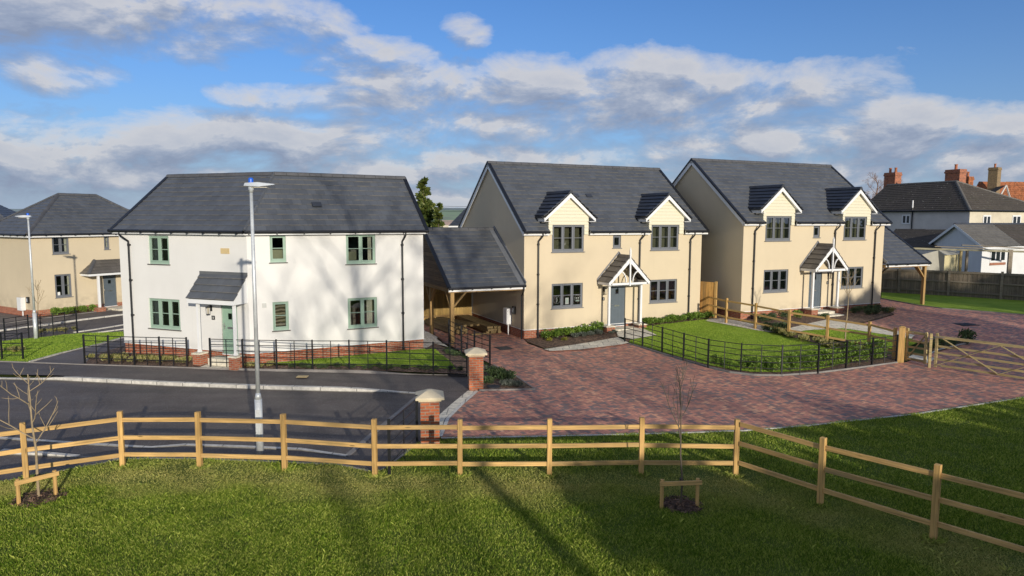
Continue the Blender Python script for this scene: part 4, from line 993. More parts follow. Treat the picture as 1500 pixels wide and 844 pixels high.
kerb_line('kerb',dens([gp(1291,437.5),gp(1345,447.5),gp(1380,452),gp(1500,461.5),gp(1700,479)]),.06,-.05,.04,M['edging'])
# garden 1
A1v=Vector((A1[0],A1[1],0))
def L1(u,v): return off(A1,TH1,u,v)
B1=L1(W1,0); C1=(B1[0]+W2*math.cos(TH1+PH),B1[1]+W2*math.sin(TH1+PH))
gz=.13
GA=[gp(x,y-1.2,.13) for x,y in [(640,547.5),(567,544.5),(500,543),(405,542),(345,541)]]
lawn1=[gp(668,541,.13),gp(630,538.5,.13),gp(567,536.5,.13),gp(500,535.5,.13),gp(405,534,.13),gp(352,533,.13),gp(345,528,.13),B1,C1,(C1[0]+.1,C1[1]-.2),gp(636,511,.13),gp(660,530,.13)]
sheet('garden_lawn',lawn1,.135,M['turf'],world=True); LAWN1=lawn1
bed1=[gp(684,548,.12),gp(640,546.3,.12),gp(567,543.3,.12),gp(500,541.8,.12),gp(405,540.8,.12),gp(345,539.5,.12),gp(345,528,.12),gp(352,533,.13),gp(500,535.5,.13),gp(630,538.5,.13),gp(660,530,.13),gp(640,512,.12),gp(655,508,.12),gp(700,535,.12)]
sheet('planting_bed',[gp(684,548,.12),gp(640,546.3,.12),gp(567,543.3,.12),gp(500,541.8,.12),gp(405,540.8,.12),gp(345,539.5,.12),gp(345,529,.12),B1,C1,gp(637,503,.12),gp(657,512,.12),gp(690,530,.12),gp(716,536,.10),gp(706,547,.10)],.12,M['mulch'],world=True)
sheet('planting_bed',[gp(292,538.3,.12),gp(125,533.3,.12),gp(133,522,.12),gp(183,506,.12),L1(0,0),L1(4.4,0)],.12,M['mulch'],world=True)
sheet('doorstep_path',[gp(292,538.5,.13),gp(345,540.3,.13),L1(5.75,-.5),L1(4.6,-.5)],.14,M['slab'],world=True)
sheet('gravel_strip',[C1,gp(637,503,.12),gp(657,508,.12),gp(640,497,.1),off((.536,30.618),.43,-3.55,1.5),off((.536,30.618),.43,-3.55,8),L1(9,6)],.11,M['gravel'],world=True)
# bed by the rear pier
BEDP=[gp(*p) for p in [(702,572.5),(783,571),(757,553),(722,535),(707,541)]]
sheet('planting_bed',BEDP,.03,M['mulch'],world=True); kerb_line('kerb',dens(BEDP[:4]),.05,-.05,.045,M['edging'])
# left verge, path and road behind
vg=[(-40,540),(-60,500),(0,500),(60,494),(116,488.3),(180.8,486.2),(182,493.6),(144,504.4),(90,517),(45,528.5),(40,531),(0,529.5)]
sheet('verge',[gp(*p,.08) for p in vg],.08,M['turf'],world=True); VERGE=[gp(*p,.08) for p in vg]
sheet('side_path',[gp(*p,.05) for p in [(40,532),(46,529.5),(90,518),(144,505.4),(182,494.6)]]+[L1(0,0),L1(0,6)]+[gp(*p,.05) for p in [(133,523),(125,535)]][0:0]+[gp(183,506,.05),gp(133,522.5,.05),gp(125,535,.05)],.05,M['worn_path'],world=True) if False else sheet('side_path',[gp(*p,.05) for p in [(40,532),(46,529.5),(90,518),(144,505.4),(190,492)]]+[gp(p[0],p[1],.05) for p in [(190,508),(133,522.5),(125,535)]],.05,M['worn_path'],world=True)
kerb_line('kerb',dens([gp(*p,.05) for p in [(43,531),(90,518),(144,505.4),(186,493.4)]]),.06,-.05,.1,M['kerb'])
bk=[gp(*p) for p in [(-80,560),(-60,545)]]
rb1=[gp(-90,492),gp(0,484.8),gp(66,476.4),gp(116,469.3),gp(186,460.5)]; rb0=[gp(-90,505),gp(0,501),gp(60,494.5),gp(116,489),gp(190,486)]
sheet('back_road',rb1+[gp(230,455),gp(260,478)]+rb0[::-1],-.02,M['road'],world=True)
fp1=[gp(-90,481),gp(0,475.6),gp(71,466.5),gp(116,460.8),gp(186,452.3)]
sheet('footpath',rb1[::-1]+fp1,.03,M['path'],world=True)
kerb_line('kerb',dens(rb1),.13,-.1,.06,M['kerb']); kerb_line('kerb',dens(fp1),.06,-.1,.07,M['edging'])
kerb_line('kerb',dens([gp(*p) for p in [(108,487),(141,482.5),(186,475)]]),.12,-.1,.03,M['kerb']); kerb_line('kerb',dens([gp(*p) for p in [(130,489),(160,485),(186,481.5)]]),.1,-.1,.03,M['kerb'])
C0b=off(C0,TH0,0,0)
sheet('planting_bed',[gp(71,466.5),gp(116,460.8),gp(150,456.7),off(C0,TH0,3.6,0),off(C0,TH0,0,0),gp(56,466.5)],.04,M['mulch'],world=True)
sheet('driveway',[gp(-90,481),gp(0,475.6),gp(71,466.5),off(C0,TH0,0,0),off(C0,TH0,0,8)],-.03,M['worn_path'],world=True)
# garden 2
gl=[(921,502),(940,507),(965,514),(1000,524),(1035,534),(1069,541),(1100,545),(1144,545.5),(1200,541),(1250,530),(1255,518),(1180,503),(1107,487),(1064,479),(1033,473)]
e2p=lambda u,v: off((.536,30.618),.43,u,v)
GLAWN=[gp(*p,.02) for p in gl]+[e2p(9.9,-.8),e2p(5.8,-.5),e2p(5.8,-1.6)]
sheet('garden_lawn',GLAWN,.03,M['turf'],world=True)
ge=[(915,502),(940,508.8),(965,516.5),(1000,526.7),(1035,537),(1069,545.2),(1105,549.3),(1144,549.8),(1200,545.8),(1245,540.3),(1275,536.3),(1314,531)]
sheet('planting_bed',[gp(*p) for p in ge]+[gp(1316,522),gp(1180,495),gp(1120,483),gp(1064,472),gp(1040,468)]+[e2p(10.2,.3),e2p(5.7,0),e2p(5.7,-1.6)],.012,M['mulch'],world=True)
kerb_line('kerb',dens([gp(*p) for p in ge]),.05,-.05,.035,M['edging'])
sheet('planting_bed',[e2p(0.02,-.02),gp(773,502),gp(797,511),gp(905,499.5),e2p(4.35,-.9),e2p(4.35,-.0)],.03,M['mulch'],world=True)
sheet('slab_path',[gp(797,511.5,.04),gp(806,514.5,.04),gp(850,512,.04),gp(912,504.5,.04),gp(921,502,.04),gp(905,494,.04),gp(895,497,.04),gp(860,503.5,.04)],.045,M['slab'],world=True)
sheet('slab_path',[gp(*p,.05) for p in [(901,477.5),(934,478),(962,491),(927,497),(905,493)]],.06,M['slab'],world=True)
# garden 3
e3p=lambda u,v: off(A3,.4212,u,v)
sheet('planting_bed',[e3p(-1.2,0),gp(1040,463),gp(1150,480),gp(1200,474),gp(1230,481),gp(1270,472),gp(1310,461),e3p(9.9,0)],.03,M['mulch'],world=True)
sheet('gravel_strip',[gp(*p) for p in [(1038,468),(1060,468),(1105,476),(1135,482),(1150,491),(1105,484.5),(1064,476.5),(1033,471)]],.04,M['gravel'],world=True)
sheet('slab_path',[gp(*p,.05) for p in [(1148,483),(1180,475),(1215,467.5),(1245,470.5),(1340,491),(1335,496),(1235,481),(1180,484),(1150,491)]],.055,M['slab'],world=True)
GL3=[gp(*p) for p in [(1172,486),(1235,482),(1335,497.5),(1345,503),(1318,514),(1210,497)]]
sheet('garden_lawn',GL3,.04,M['turf'],world=True)
sheet('slab_path',[gp(*p,.02) for p in [(1326,524),(1340,519),(1372,525),(1358,532)]],.025,M['slab'],world=True)
BED4=[gp(*p) for p in [(1362,519),(1375,513),(1428,500),(1400,497),(1352,505)]]
sheet('planting_bed',BED4,.02,M['mulch'],world=True); kerb_line('kerb',dens([BED4[0],BED4[1],BED4[2]]),.06,-.05,.04,M['kerb'])
# covers
def cover(px,py,w,d,rz,label,cat='drain cover',round_=False,z=.0):
    x,y=gp(px,py); r=empty('drain_cover',(x,y,T(x,y)+z),rz,label,cat)
    q=MB()
    if round_: q.lathe((0,0,0),[(w,-.03),(w,.008),(w*.96,.012)],24)
    else: q.box(-w/2,w/2,-d/2,d/2,-.03,.008)
    q.build('cover_frame',M['iron'],r); q=MB()
    if round_: q.lathe((0,0,0),[(w*.85,.012),(w*.85,.018)],24)
    else:
        for k in range(6): q.box(-w/2+.05,w/2-.05,-d/2+.05+k*(d-.1)/6,-d/2+.05+(k+.6)*(d-.1)/6,.008,.016)
    q.build('cover_plate',M['iron'],r)
cover(738,510,.62,.75,.43,'dark rectangular drain cover on the block paving before the carport posts')
cover(1414,475,.9,.7,.2,'dark rectangular drain cover on the far right paved drive')
cover(1196,465,.3,.3,.2,'small dark drain cover beside the far house steps')
cover(723,568,.22,0,0,'small round drain cover at the tip of the planted triangle by the rear pier',round_=True,z=.04)
q=MB(); x,y=gp(443,551.5,.1); q.box(x-.18,x+.18,y-.12,y+.12,.09,.106); tag(q.build('access_cover',M['stain']),'small tan access cover let into the far footpath','access cover')
# ================================================================= fences
def rail_fence(name,label,posts,h,rails,skip=False,pw=.1,group='timber rail fences',single=True,rh=.09):
    root=empty(name,(posts[0][0],posts[0][1],0),0,label,'fence',group); bx,by=posts[0]
    tops=[]
    for i,(x,y) in enumerate(posts):
        if skip and i==0: continue
        z=T(x,y); j=Vector((random.uniform(-.006,.006),random.uniform(-.006,.006),random.uniform(-.012,.012)))
        a=posts[max(i-1,0)];b=posts[min(i+1,len(posts)-1)]; ang=math.atan2(b[1]-a[1],b[0]-a[0])
        q=MB(Matrix.Translation((x-bx,y-by,z))@rot2(ang)); w=pw/2
        q.hexa([(-w,-w,-.15),(w,-w,-.15),(w,w,-.15),(-w,w,-.15),(-w+j.x,-w+j.y,h+j.z),(w+j.x,-w+j.y,h+j.z),(w+j.x,w+j.y,h+j.z+.0),(-w+j.x,w+j.y,h+j.z)])
        q.build('post',M['post_wood'],root,bevel=.006)
    for i in range(len(posts)-1):
        a=Vector((posts[i][0]-bx,posts[i][1]-by,T(*posts[i])));b=Vector((posts[i+1][0]-bx,posts[i+1][1]-by,T(*posts[i+1])))
        d=(b-a).normalized(); s=Vector((-d.y,d.x,0))*0.0
        for z in rails:
            q=MB(); za=z+random.uniform(-.012,.012);zb=z+random.uniform(-.012,.012)
            q.bar(a+s+Vector((0,0,za))+d*(pw/2-.004),b+s+Vector((0,0,zb))-d*(pw/2-.004),.042,rh); q.build('rail',M['rail_wood'],root,bevel=.004)
    return root
fp=[(-60,722),(39,705),(180,684),(293,685),(417.5,689),(549.5,698),(674,698),(804.5,698),(939,696),(1077,698)]
fpos=[gp(*p) for p in fp]
rail_fence('post_and_rail_fence','long new softwood rail fence running across the foreground lawn, up to the corner post',fpos,1.24,[.28,.66,1.06])
fpr=[gp(1077,698),gp(1201,741),gp(1367,793),gp(1590,862)]
d0=Vector((fpr[1][0]-fpr[0][0],fpr[1][1]-fpr[0][1])).normalized()*.03
rail_fence('post_and_rail_fence','softwood rail fence descending at the right from the corner post towards the photo corner',[(fpr[0][0]+d0.x,fpr[0][1]+d0.y)]+fpr[1:],1.34,[.31,.74,1.15],skip=True)
f2=[gp(1024,462),gp(1063.5,474),gp(1106,482.5),gp(1155,494),gp(1211,504),gp(1272,515),gp(1309,526)]
rail_fence('post_and_rail_fence','timber rail fence between the two cream houses, ending at the stout gate post',f2,1.22,[.3,.68,1.08],rh=.08)
# ------------- estate railings
def railing(label,posts,h=1.06,mid=True):
    root=empty('estate_railing',(posts[0][0],posts[0][1],0),0,label,'railing','black estate railings'); bx,by=posts[0][:2]
    P=[Vector((x-bx,y-by,T(x,y)+o)) for x,y,o in [(p[0],p[1],p[2] if len(p)>2 else 0) for p in posts]]
    for i,p in enumerate(P):
        d=(P[min(i+1,len(P)-1)]-P[max(i-1,0)]); ang=math.atan2(d.y,d.x)
        q=MB(Matrix.Translation(p)@rot2(ang)); q.box(-.02,.02,-.03,.03,-.1,h); q.build('post',M['black_plastic'],root)
    for z in (.2,.42,.63,.83,1.02):
        q=MB()
        for a,b in zip(P,P[1:]):
            up=Vector((0,0,z)); q.bar(a+up,b+up,.012,.026)
        q.build('bar',M['black_plastic'],root)
    if mid:
        q=MB()
        for a,b in zip(P,P[1:]):
            if (b-a).length>.9:
                m=(a+b)/2; q.box(m.x-.011,m.x+.011,m.y-.014,m.y+.014,m.z-.05,m.z+1.03)
        q.build('upright',M['black_plastic'],root)
    return root
def gl_(pts,o): return [gp(x,y,o)+(o,) for x,y in pts]
railing('black railing before the beds left of the green front door',gl_([(124.4,532),(160,533.4),(197.3,534.8),(234.7,535.9),(274.5,537)],.11))
railing('long black railing along the white house lawn, ending at the rear brick pier',gl_([(308.6,538.4),(356.3,540),(405.6,540.8),(458.2,541.6),(511.9,541.6),(566.7,542.2),(634.8,545),(684,547)],.11))
railing('short black railing by the oak carport posts and timber heap',gl_([(657.8,504),(676,514.8),(695,523.5),(717.6,532)],.05))
railing('black railing along the back edge of the left verge, behind the lamp post',gl_([(-70,506),(-30,502),(7.5,499.5),(42.3,493),(78.3,490.8),(113,485.4)],.05))
railing('short black railing at the left edge of the photo, in front of the verge',gl_([(-70,528),(-33,527.8),(3.3,527.6),(34,527.6)],.05))
gr=[(915,501.6),(941,508.5),(969.5,517),(1001,527.5),(1037,538),(1085,546),(1144.5,549.3),(1198,546),(1239,540.5),(1277,535.5),(1312.7,530.5)]
railing('black railing curving round the lawn of the nearer cream house',gl_(gr,.01))
# small railing panel by the front pier
def thin_rail():
    a=gp(570.5,696);b=gp(611,652)
    r=empty('field_railing',(a[0],a[1],0),0,'short black bar railing between the front brick pier and the softwood fence','railing')
    P=[Vector((0,0,0)),Vector((b[0]-a[0],b[1]-a[1],0))]
    for i,p in enumerate(P):
        q=MB(); hh=1.22; q.box(p.x-.03,p.x+.03,p.y-.012,p.y+.012,-.1,hh); q.build('post',M['black_plastic'],r)
    for z in (.25,.48,.7,.92,1.14):
        q=MB(); q.bar(P[0]+Vector((0,0,z)),P[1]+Vector((0,0,z)),.012,.018); q.build('bar',M['black_plastic'],r)
    m=(P[0]+P[1])/2; q=MB(); q.box(m.x-.01,m.x+.01,m.y-.01,m.y+.01,-.05,1.15); q.build('upright',M['black_plastic'],r)
thin_rail()
# ------------- brick piers
def pier(px0,px1,py,h,rz,label):
    x0,y0=gp((px0+px1)/2,py); x,y=x0,y0+.24
    r=empty('brick_pier',(x,y,0),rz,label,'brick pier','brick gate piers with stone caps')
    q=MB(); q.box(-.225,.225,-.225,.225,-.2,h); q.build('shaft',M['pier_brick'],r)
    q=MB(); w=.34
    a=[(-w,-w,h),(w,-w,h),(w,w,h),(-w,w,h)]; b=[(x_,y_,h+.055) for x_,y_,_ in a]; c=[(s*.05,t*.05,h+.19) for s,t in ((-1,-1),(1,-1),(1,1),(-1,1))]
    q.add(a+b+c,[(3,2,1,0),(0,1,5,4),(1,2,6,5),(2,3,7,6),(3,0,4,7),(4,5,9,8),(5,6,10,9),(6,7,11,10),(7,4,8,11),(8,9,10,11)])
    u=.27; q.box(-u,u,-u,u,h-.05,h-.001)
    q.build('stone_cap',M['stone'],r,bevel=.008)
pier(685.5,707,571.5,1.13,R(8),'brick pier with pyramid stone cap at the rear, beside the planted triangle')
pier(612.5,644,653.5,1.13,R(8),'brick pier with pyramid stone cap nearest the foreground fence')
# ------------- lamp posts
def lamp(px,py,h,label,ang,dz=0):
    x,y=gp(px,py); r=empty('street_lamp',(x,y,T(x,y)+dz),ang,label,'street lamp','galvanised street lamps')
    q=MB(); q.tube([(0,0,-.1),(0,0,1.28)],.084,14); q.tube([(0,0,1.28),(0,0,1.42)],[.084,.05],14); q.tube([(0,0,1.42),(0,0,h)],[.05,.036],12); q.tube([(0,0,h-.02),(0,0,h+.1)],.048,10); q.build('column',M['galv'],r,smooth=False)
    for p in r.children[0].data.polygons: p.use_smooth=abs(p.normal.z)<.5
    q=MB(); q.box(-.05,.05,-.1,-.093,.45,1.05); q.build('access_door',M['galv'],r)
    q=MB(); z=h+.12
    q.lathe((.0,0,z-.09),[(.06,0),(.07,.1)],10)
    q.add([(-.14,-.10,z),(.18,-.12,z-.02),(.52,-.05,z+.03),(.52,.05,z+.03),(.18,.12,z-.02),(-.14,.10,z), (-.12,-.06,z+.07),(.16,-.08,z+.09),(.5,-.03,z+.05),(.5,.03,z+.05),(.16,.08,z+.09),(-.12,.06,z+.07)],
      [(5,4,3,2,1,0),(6,7,8,9,10,11),(0,1,7,6),(1,2,8,7),(2,3,9,8),(3,4,10,9),(4,5,11,10),(5,0,6,11)]); q.build('lamp_head',M['lamp_head'],r,bevel=.012)
    q=MB(); q.box(.02,.36,-.07,.07,z-.035,z-.022); q.build('lens',M['lantern_glass'],r)
    q=MB(); q.lathe((-.0,0,z+.06),[(.055,0),(.055,.09),(.04,.12)],12); q.build('light_sensor',M['blue'],r)
lamp(381,664,5.98,'tall galvanised street lamp in the foreground, before the white house',R(5))
lamp(53,498.5,5.6,'smaller looking galvanised street lamp on the left verge behind the black railings',R(195))
# ------------- trees: recursive branching
def branch_mesh(seed,h,r0,levels=4,spread=.55,first=.3,nb=5,lean=.1,sides=(6,5,4,3,3),up=.35,density=1.0,rmin=.0015):
    rnd=random.Random(seed); q=MB()
    def grow(p,d,L,r,lev):
        n=5 if lev<2 else 3; pts=[p];rad=[r]; dd=d.copy(); cur=p.copy()
        for i in range(n):
            j=Vector((rnd.gauss(0,1),rnd.gauss(0,1),rnd.gauss(0,.6)))*(.05+.05*lev)
            dd=(dd+j+Vector((0,0,up*.12*lev))).normalized(); cur=cur+dd*(L/n); pts.append(cur.copy()); rad.append(r*(1-.8*(i+1)/n)+rmin)
        q.tube(pts,rad,sides[min(lev,len(sides)-1)],cap=False)
        if lev>=levels: return
        k=int((nb+rnd.randint(0,2))*density) if lev else int(nb*2.2*density)
        for i in range(k):
            t=first+(1-first)*((i+rnd.random()*.8)/k) if lev==0 else .2+.8*(i+rnd.random()*.8)/k
            t=min(t,.98); f=t*n; ii=int(f); a=pts[ii].lerp(pts[ii+1],f-ii); dirn=(pts[ii+1]-pts[ii]).normalized()
            az=i*2.4+rnd.random(); s=dirn.orthogonal().normalized(); s2=dirn.cross(s)
            out=(s*math.cos(az)+s2*math.sin(az)); nd=(dirn*(1-spread)+out*spread*1.3+Vector((0,0,up*.3))).normalized()
            rr=rad[ii]*(.62 if lev==0 else .6); LL=L*((1-t)*.75+.28)*(.62 if lev==0 else .6)*rnd.uniform(.8,1.15)
            grow(a,nd,LL,max(rr*.8,.0025),lev+1)
    grow(Vector((0,0,0)),Vector((rnd.gauss(0,.03),rnd.gauss(0,.03),1)).normalized(),h,r0,0)
    return q
def sapling(px,py,h,seed,label,z=0,stake=None,r0=.022,first=.45,lv=2,nb=4,mat='sap_bark',spread=.42,dn=1.0):
    x,y=gp(px,py); r=empty('sapling',(x,y,T(x,y)+z),0,label,'young tree')
    branch_mesh(seed,h,r0,lv,spread,first,nb,up=.8,density=dn,rmin=.003).build('trunk',M[mat],r)
    return r,x,y
def guard(x,y,a,b,h,label,rail=True):
    r=empty('tree_guard',(x,y,0),0,label,'tree guard','timber tree guards')
    A=Vector((a[0]-x,a[1]-y,0));B=Vector((b[0]-x,b[1]-y,0))
    for p in (A,B): q=MB(); q.tube([p+Vector((0,0,-.15)),p+Vector((0,0,h))],.036,8); q.build('stake',M['post_wood'],r)
    d=(B-A).normalized(); off_=Vector((d.y,-d.x,0))*.055
    q=MB(); q.bar(A+off_+Vector((0,0,h-.06))-d*.06,B+off_+Vector((0,0,h-.06))+d*.06,.03,.085); q.build('crossbar',M['rail_wood'],r,bevel=.004)
    q=MB(); q.box(-.03,.03,-.03,.03,h-.12,h-.02); q.build('tree_tie',M['black_plastic'],r)
def mulch(x,y,rr,label_):
    q=MB(); rnd=random.Random(int(x*100)); pts=[]
    for k in range(18): t=k/18*6.283; r_=rr*rnd.uniform(.8,1.15); pts.append((x+r_*math.cos(t),y+r_*math.sin(t)*1.0,.012))
    q.add(pts+[(x,y,.05)],[(k,(k+1)%18,18) for k in range(18)])
    for k in range(420):
        t=rnd.random()*6.283; r_=rr*math.sqrt(rnd.random())*1.12; c=Vector((x+r_*math.cos(t),y+r_*math.sin(t),.03+.035*(1-r_/rr)+rnd.uniform(0,.02))); a=Vector((rnd.gauss(0,1),rnd.gauss(0,1),rnd.gauss(0,.4))).normalized()*rnd.uniform(.015,.045); b=Vector((rnd.gauss(0,1),rnd.gauss(0,1),rnd.gauss(0,.4))).normalized()*.012
        q.poly([c-a-b,c+a-b,c+a+b,c-a+b])
    o=q.build('mulch',M['mulch']); tag(o,kind='stuff'); tag(o,label_,'mulch')
s1_,x1,y1=sapling(57,731,2.45,11,'bare young tree at the lower left, tied inside its timber guard',first=.4,r0=.026,lv=2,nb=4,mat='sap_bark',spread=.62,dn=.8)
guard(x1,y1,gp(28,741),gp(82,727),.52,'low timber guard round the bare sapling at the lower left')
mulch(x1,y1,.42,'dark bark mulch round the lower left sapling')
s2_,x2,y2=sapling(997,741,2.6,5,'thin bare young tree in the lower middle right, tied inside its timber guard',first=.48,r0=.017,lv=2,nb=3,mat='bark',spread=.35)
guard(x2,y2,gp(969,745),gp(1021,743),.56,'low timber guard round the thin sapling right of centre')
mulch(x2,y2,.36,'dark bark mulch round the sapling right of centre')
sapling(1238,500,2.75,21,'pale stemmed sapling in front of the farther cream house porch',z=.02,first=.6,r0=.03,lv=2,nb=3)
sapling(57,497,2.5,31,'thin sapling right beside the far street lamp',first=.6,r0=.028,lv=2,nb=3)
# ------------- gates at right
def gates():
    g=empty('gate_post',(gp(1319,529.5)[0],gp(1319,529.5)[1],0),R(-30),'stout square softwood gate post at the end of the rail fence','gate post')
    q=MB(); q.box(-.11,.11,-.11,.11,-.2,1.34); q.build('shaft',M['post_wood'],g,bevel=.012); q=MB(); q.hexa([(-.12,-.12,1.34),(.12,-.12,1.34),(.12,.12,1.34),(-.12,.12,1.34),(-.06,-.06,1.39),(.06,-.06,1.39),(.06,.06,1.39),(-.06,.06,1.39)]); q.build('post_cap',M['post_wood'],g)
    def gate(a,b,label,h=1.2,brace=1,arch=False):
        ax,ay=gp(*a);bx,by=gp(*b); r=empty('timber_gate',(ax,ay,T(ax,ay)),math.atan2(by-ay,bx-ax),label,'gate','softwood field gates')
        L=math.dist((ax,ay),(bx,by))
        def st(x,hh,nm): q=MB(); q.box(x-.04,x+.04,-.04,.04,.04,hh); q.hexa([(x-.04,-.04,hh),(x+.04,-.04,hh),(x+.04,.04,hh),(x-.04,.04,hh),(x-.02,-.02,hh+.03),(x+.02,-.02,hh+.03),(x+.02,.02,hh+.03),(x-.02,.02,hh+.03)]); q.build(nm,M['gate_wood'],r)
        st(.04,h+.06,'stile'); st(L-.04,h,'stile')
        q=MB(); q.bar((.08,0,h-.06),(L-.08,0,h-.06),.07,.09); q.build('top_rail',M['gate_wood'],r)
        for z in (.12,.34,.58,.82): q=MB(); q.bar((.08,0,z),(L-.08,0,z),.022,.075); q.build('bar',M['gate_wood'],r)
        if L>2:
            m=L*.5
            for (p,s) in (((.08,.12),(m,h-.1)),((m*.12,h-.1),(m,.12)),((m,.12),(L-.1,h-.1)),((m,h-.1),(L-.1,.12))):
                q=MB(); q.bar((p[0],-.028,p[1]),(s[0],-.028,s[1]),.022,.075,(0,1,0)); q.build('brace',M['gate_wood'],r)
        else: q=MB(); q.bar((.08,-.028,.12),(L-.08,-.028,h-.12),.022,.07,(0,1,0)); q.build('brace',M['gate_wood'],r)
        q=MB(); q.box(-.02,.3,-.05,.05,h-.075,h-.045); q.box(-.02,.25,-.035,.035,.105,.135); q.build('hinge',M['steel'],r)
        return r
    gate((1325.5,529),(1356,535.5),'narrow pedestrian gate of pale softwood between the stout post and the long gate')
    gate((1368,539),(1570,570),'long five bar field gate across the right drive, with crossed braces',h=1.22)
    g=empty('gate_post',gp(1361,538)+(0,),R(-20),'slim softwood post where the narrow gate meets the long gate','gate post'); q=MB(); q.box(-.045,.045,-.045,.045,-.2,1.26); q.build('shaft',M['gate_wood'],g,bevel=.01); q=MB(); q.box(-.05,.05,-.05,.05,1.05,1.08); q.build('latch_band',M['steel'],g)
gates()
# timber side gate between houses
g=e2p(9.95,.6); g2=gp(1050,467)
sg=empty('side_gate',(g[0],g[1],T(*g)),math.atan2(g2[1]-g[1],g2[0]-g[0])-0.0,'tall orange boarded side gate between the two cream houses','gate')
q=MB(); q.box(.02,1.25,-.02,.02,.03,1.85); q.build('board_panel',M['board_orange'],sg); q=MB(); q.box(1.25,1.36,-.05,.05,-.1,1.9); q.build('post',M['post_wood'],sg)
# ------------- close-board fence at right
cf=[(1180,424),(1250,426.5),(1316,430),(1388.5,434),(1465.5,439),(1560,445)]
cpos=[gp(*p) for p in cf]
r=empty('close_board_fence',(cpos[0][0],cpos[0][1],0),0,'long weathered close board fence behind the far right grass strip','fence')
bx,by=cpos[0]
for i,(x,y) in enumerate(cpos):
    q=MB(Matrix.Translation((x-bx,y-by,T(x,y)))@rot2(math.atan2(cpos[-1][1]-cpos[0][1],cpos[-1][0]-cpos[0][0]))); q.box(-.07,.07,-.11,-.0,-.2,1.72); q.build('post',M['old_rail'],r)
for a,b in zip(cpos,cpos[1:]):
    A=Vector((a[0]-bx,a[1]-by,T(*a)));B=Vector((b[0]-bx,b[1]-by,T(*b))); L=(B-A).length; d=(B-A)/L; s=Vector((-d.y,d.x,0))
    if s.y<0: s=-s
    q=MB(); n=int(L/.12)
    for k in range(n):
        p=A+d*(k*L/n); p2=A+d*((k+1)*L/n+.01); t=Vector((0,0,1)); o=s*(.012*(k%2)); jj=random.uniform(-.01,.01)
        q.hexa([p+o+t*.02,p2+o+t*.02,p2+o+s*.02+t*.02,p+o+s*.02+t*.02,p+o+t*(1.62+jj),p2+o+t*(1.62+jj),p2+o+s*.02+t*(1.62+jj),p+o+s*.02+t*(1.62+jj)])
    q.build('board_panel',M['old_board'],r)
    for z in (.3,.95,1.55): q=MB(); q.bar(A-s*.03+Vector((0,0,z)),B-s*.03+Vector((0,0,z)),.05,.09 if z<1.5 else .14); q.build('rail',M['old_rail'],r)
# ================================================================= shrubs
def shrub_mesh(seed,rx,ry,h,n,leaf,mat,stems=True,upright=False):
    rnd=random.Random(seed); q=MB()
    lob=[(rnd.uniform(-.45,.45)*rx,rnd.uniform(-.45,.45)*ry,rnd.uniform(.35,.75)*h,rnd.uniform(.45,.7)) for _ in range(7)]
    for k in range(n):
        cx,cy,cz,cr=rnd.choice(lob); d=Vector((rnd.gauss(0,1),rnd.gauss(0,1),rnd.gauss(0,1))).normalized()*(rnd.random()**.35)
        c=Vector((cx+d.x*rx*cr,cy+d.y*ry*cr,max(.02,cz+d.z*h*.5*cr)))
        if c.z>h: c.z=h*rnd.uniform(.85,1.03)
        o=(d+Vector((rnd.gauss(0,.5),rnd.gauss(0,.5),.5+rnd.gauss(0,.4)))).normalized()
        if upright: o=(o+Vector((0,0,1.6))).normalized()
        a=o*leaf*rnd.uniform(.7,1.3); b=o.orthogonal().normalized(); b=(Matrix.Rotation(rnd.random()*6.28,3,o)@b)*leaf*(.18 if upright else .38)
        q.add([c,c+a*.5+b,c+a,c+a*.5-b],[(0,1,2,3)])
    return q
protos={}
def shrub(kind,x,y,s=1.0,label='',name='shrub',group=None,z=0,sz=1.0,cat='shrub'):
    spec={'laurel':(.32,.30,.55,620,.085,'laurel'),'dark':(.34,.32,.42,620,.06,'dark_leaf'),'lav':(.3,.3,.3,520,.085,'grey_leaf'),'lime':(.2,.2,.16,260,.05,'lime_leaf'),'straw':(.3,.28,.3,420,.12,'straw_leaf'),'ball':(.3,.3,.4,700,.05,'dark_leaf'),'tall':(.18,.18,.6,420,.07,'laurel'),'yel':(.32,.3,.3,520,.05,'straw_leaf')}
    sp=spec[kind]; v=random.randint(0,2); key=(kind,v)
    if key not in protos:
        rx,ry,h,n,lf,mt=sp
        r=empty(name,(0,0,0)); 
        shrub_mesh(hash(kind)%97+v if False else sum(map(ord,kind))+v*13,rx,ry,h,n,lf,mt,upright=kind in('lav','straw')).build('foliage',M[mt],r)
        st=MB(); rnd=random.Random(v)
        for k in range(5): t=k*1.3; st.tube([(0,0,-.03),(rx*.4*math.cos(t),ry*.4*math.sin(t),h*.6)],[.012,.005],4)
        st.build('stem',M['bark'],r); protos[key]=r; o=r
    else: o=copy_tree(protos[key])
    o.location=(x,y,T(x,y)+z); o.rotation_euler=(0,0,random.uniform(0,6.28)); o.scale=(s,s,s*sz)
    tag(o,label,cat,group); return o
def row(kind,a,b,n,s,label,group,z=0,jit=.05,ss_=.15,cat='shrub',sz=1):
    for k in range(n):
        t=(k+.5)/n; x=a[0]+(b[0]-a[0])*t+random.uniform(-jit,jit); y=a[1]+(b[1]-a[1])*t+random.uniform(-jit,jit)
        shrub(kind,x,y,s*random.uniform(1-ss_,1+ss_),label,group=group,z=z,cat=cat,sz=sz)
row('laurel',e2p(.75,-.35),e2p(4.0,-.4),8,.95,'bright green laurel in the row under the window with stickers','laurels under the sticker window',sz=.85)
row('lav',e2p(1.9,-.95),e2p(3.6,-1.0),4,.8,'grey green lavender clump before the laurels of the nearer cream house','lavenders before the laurels')
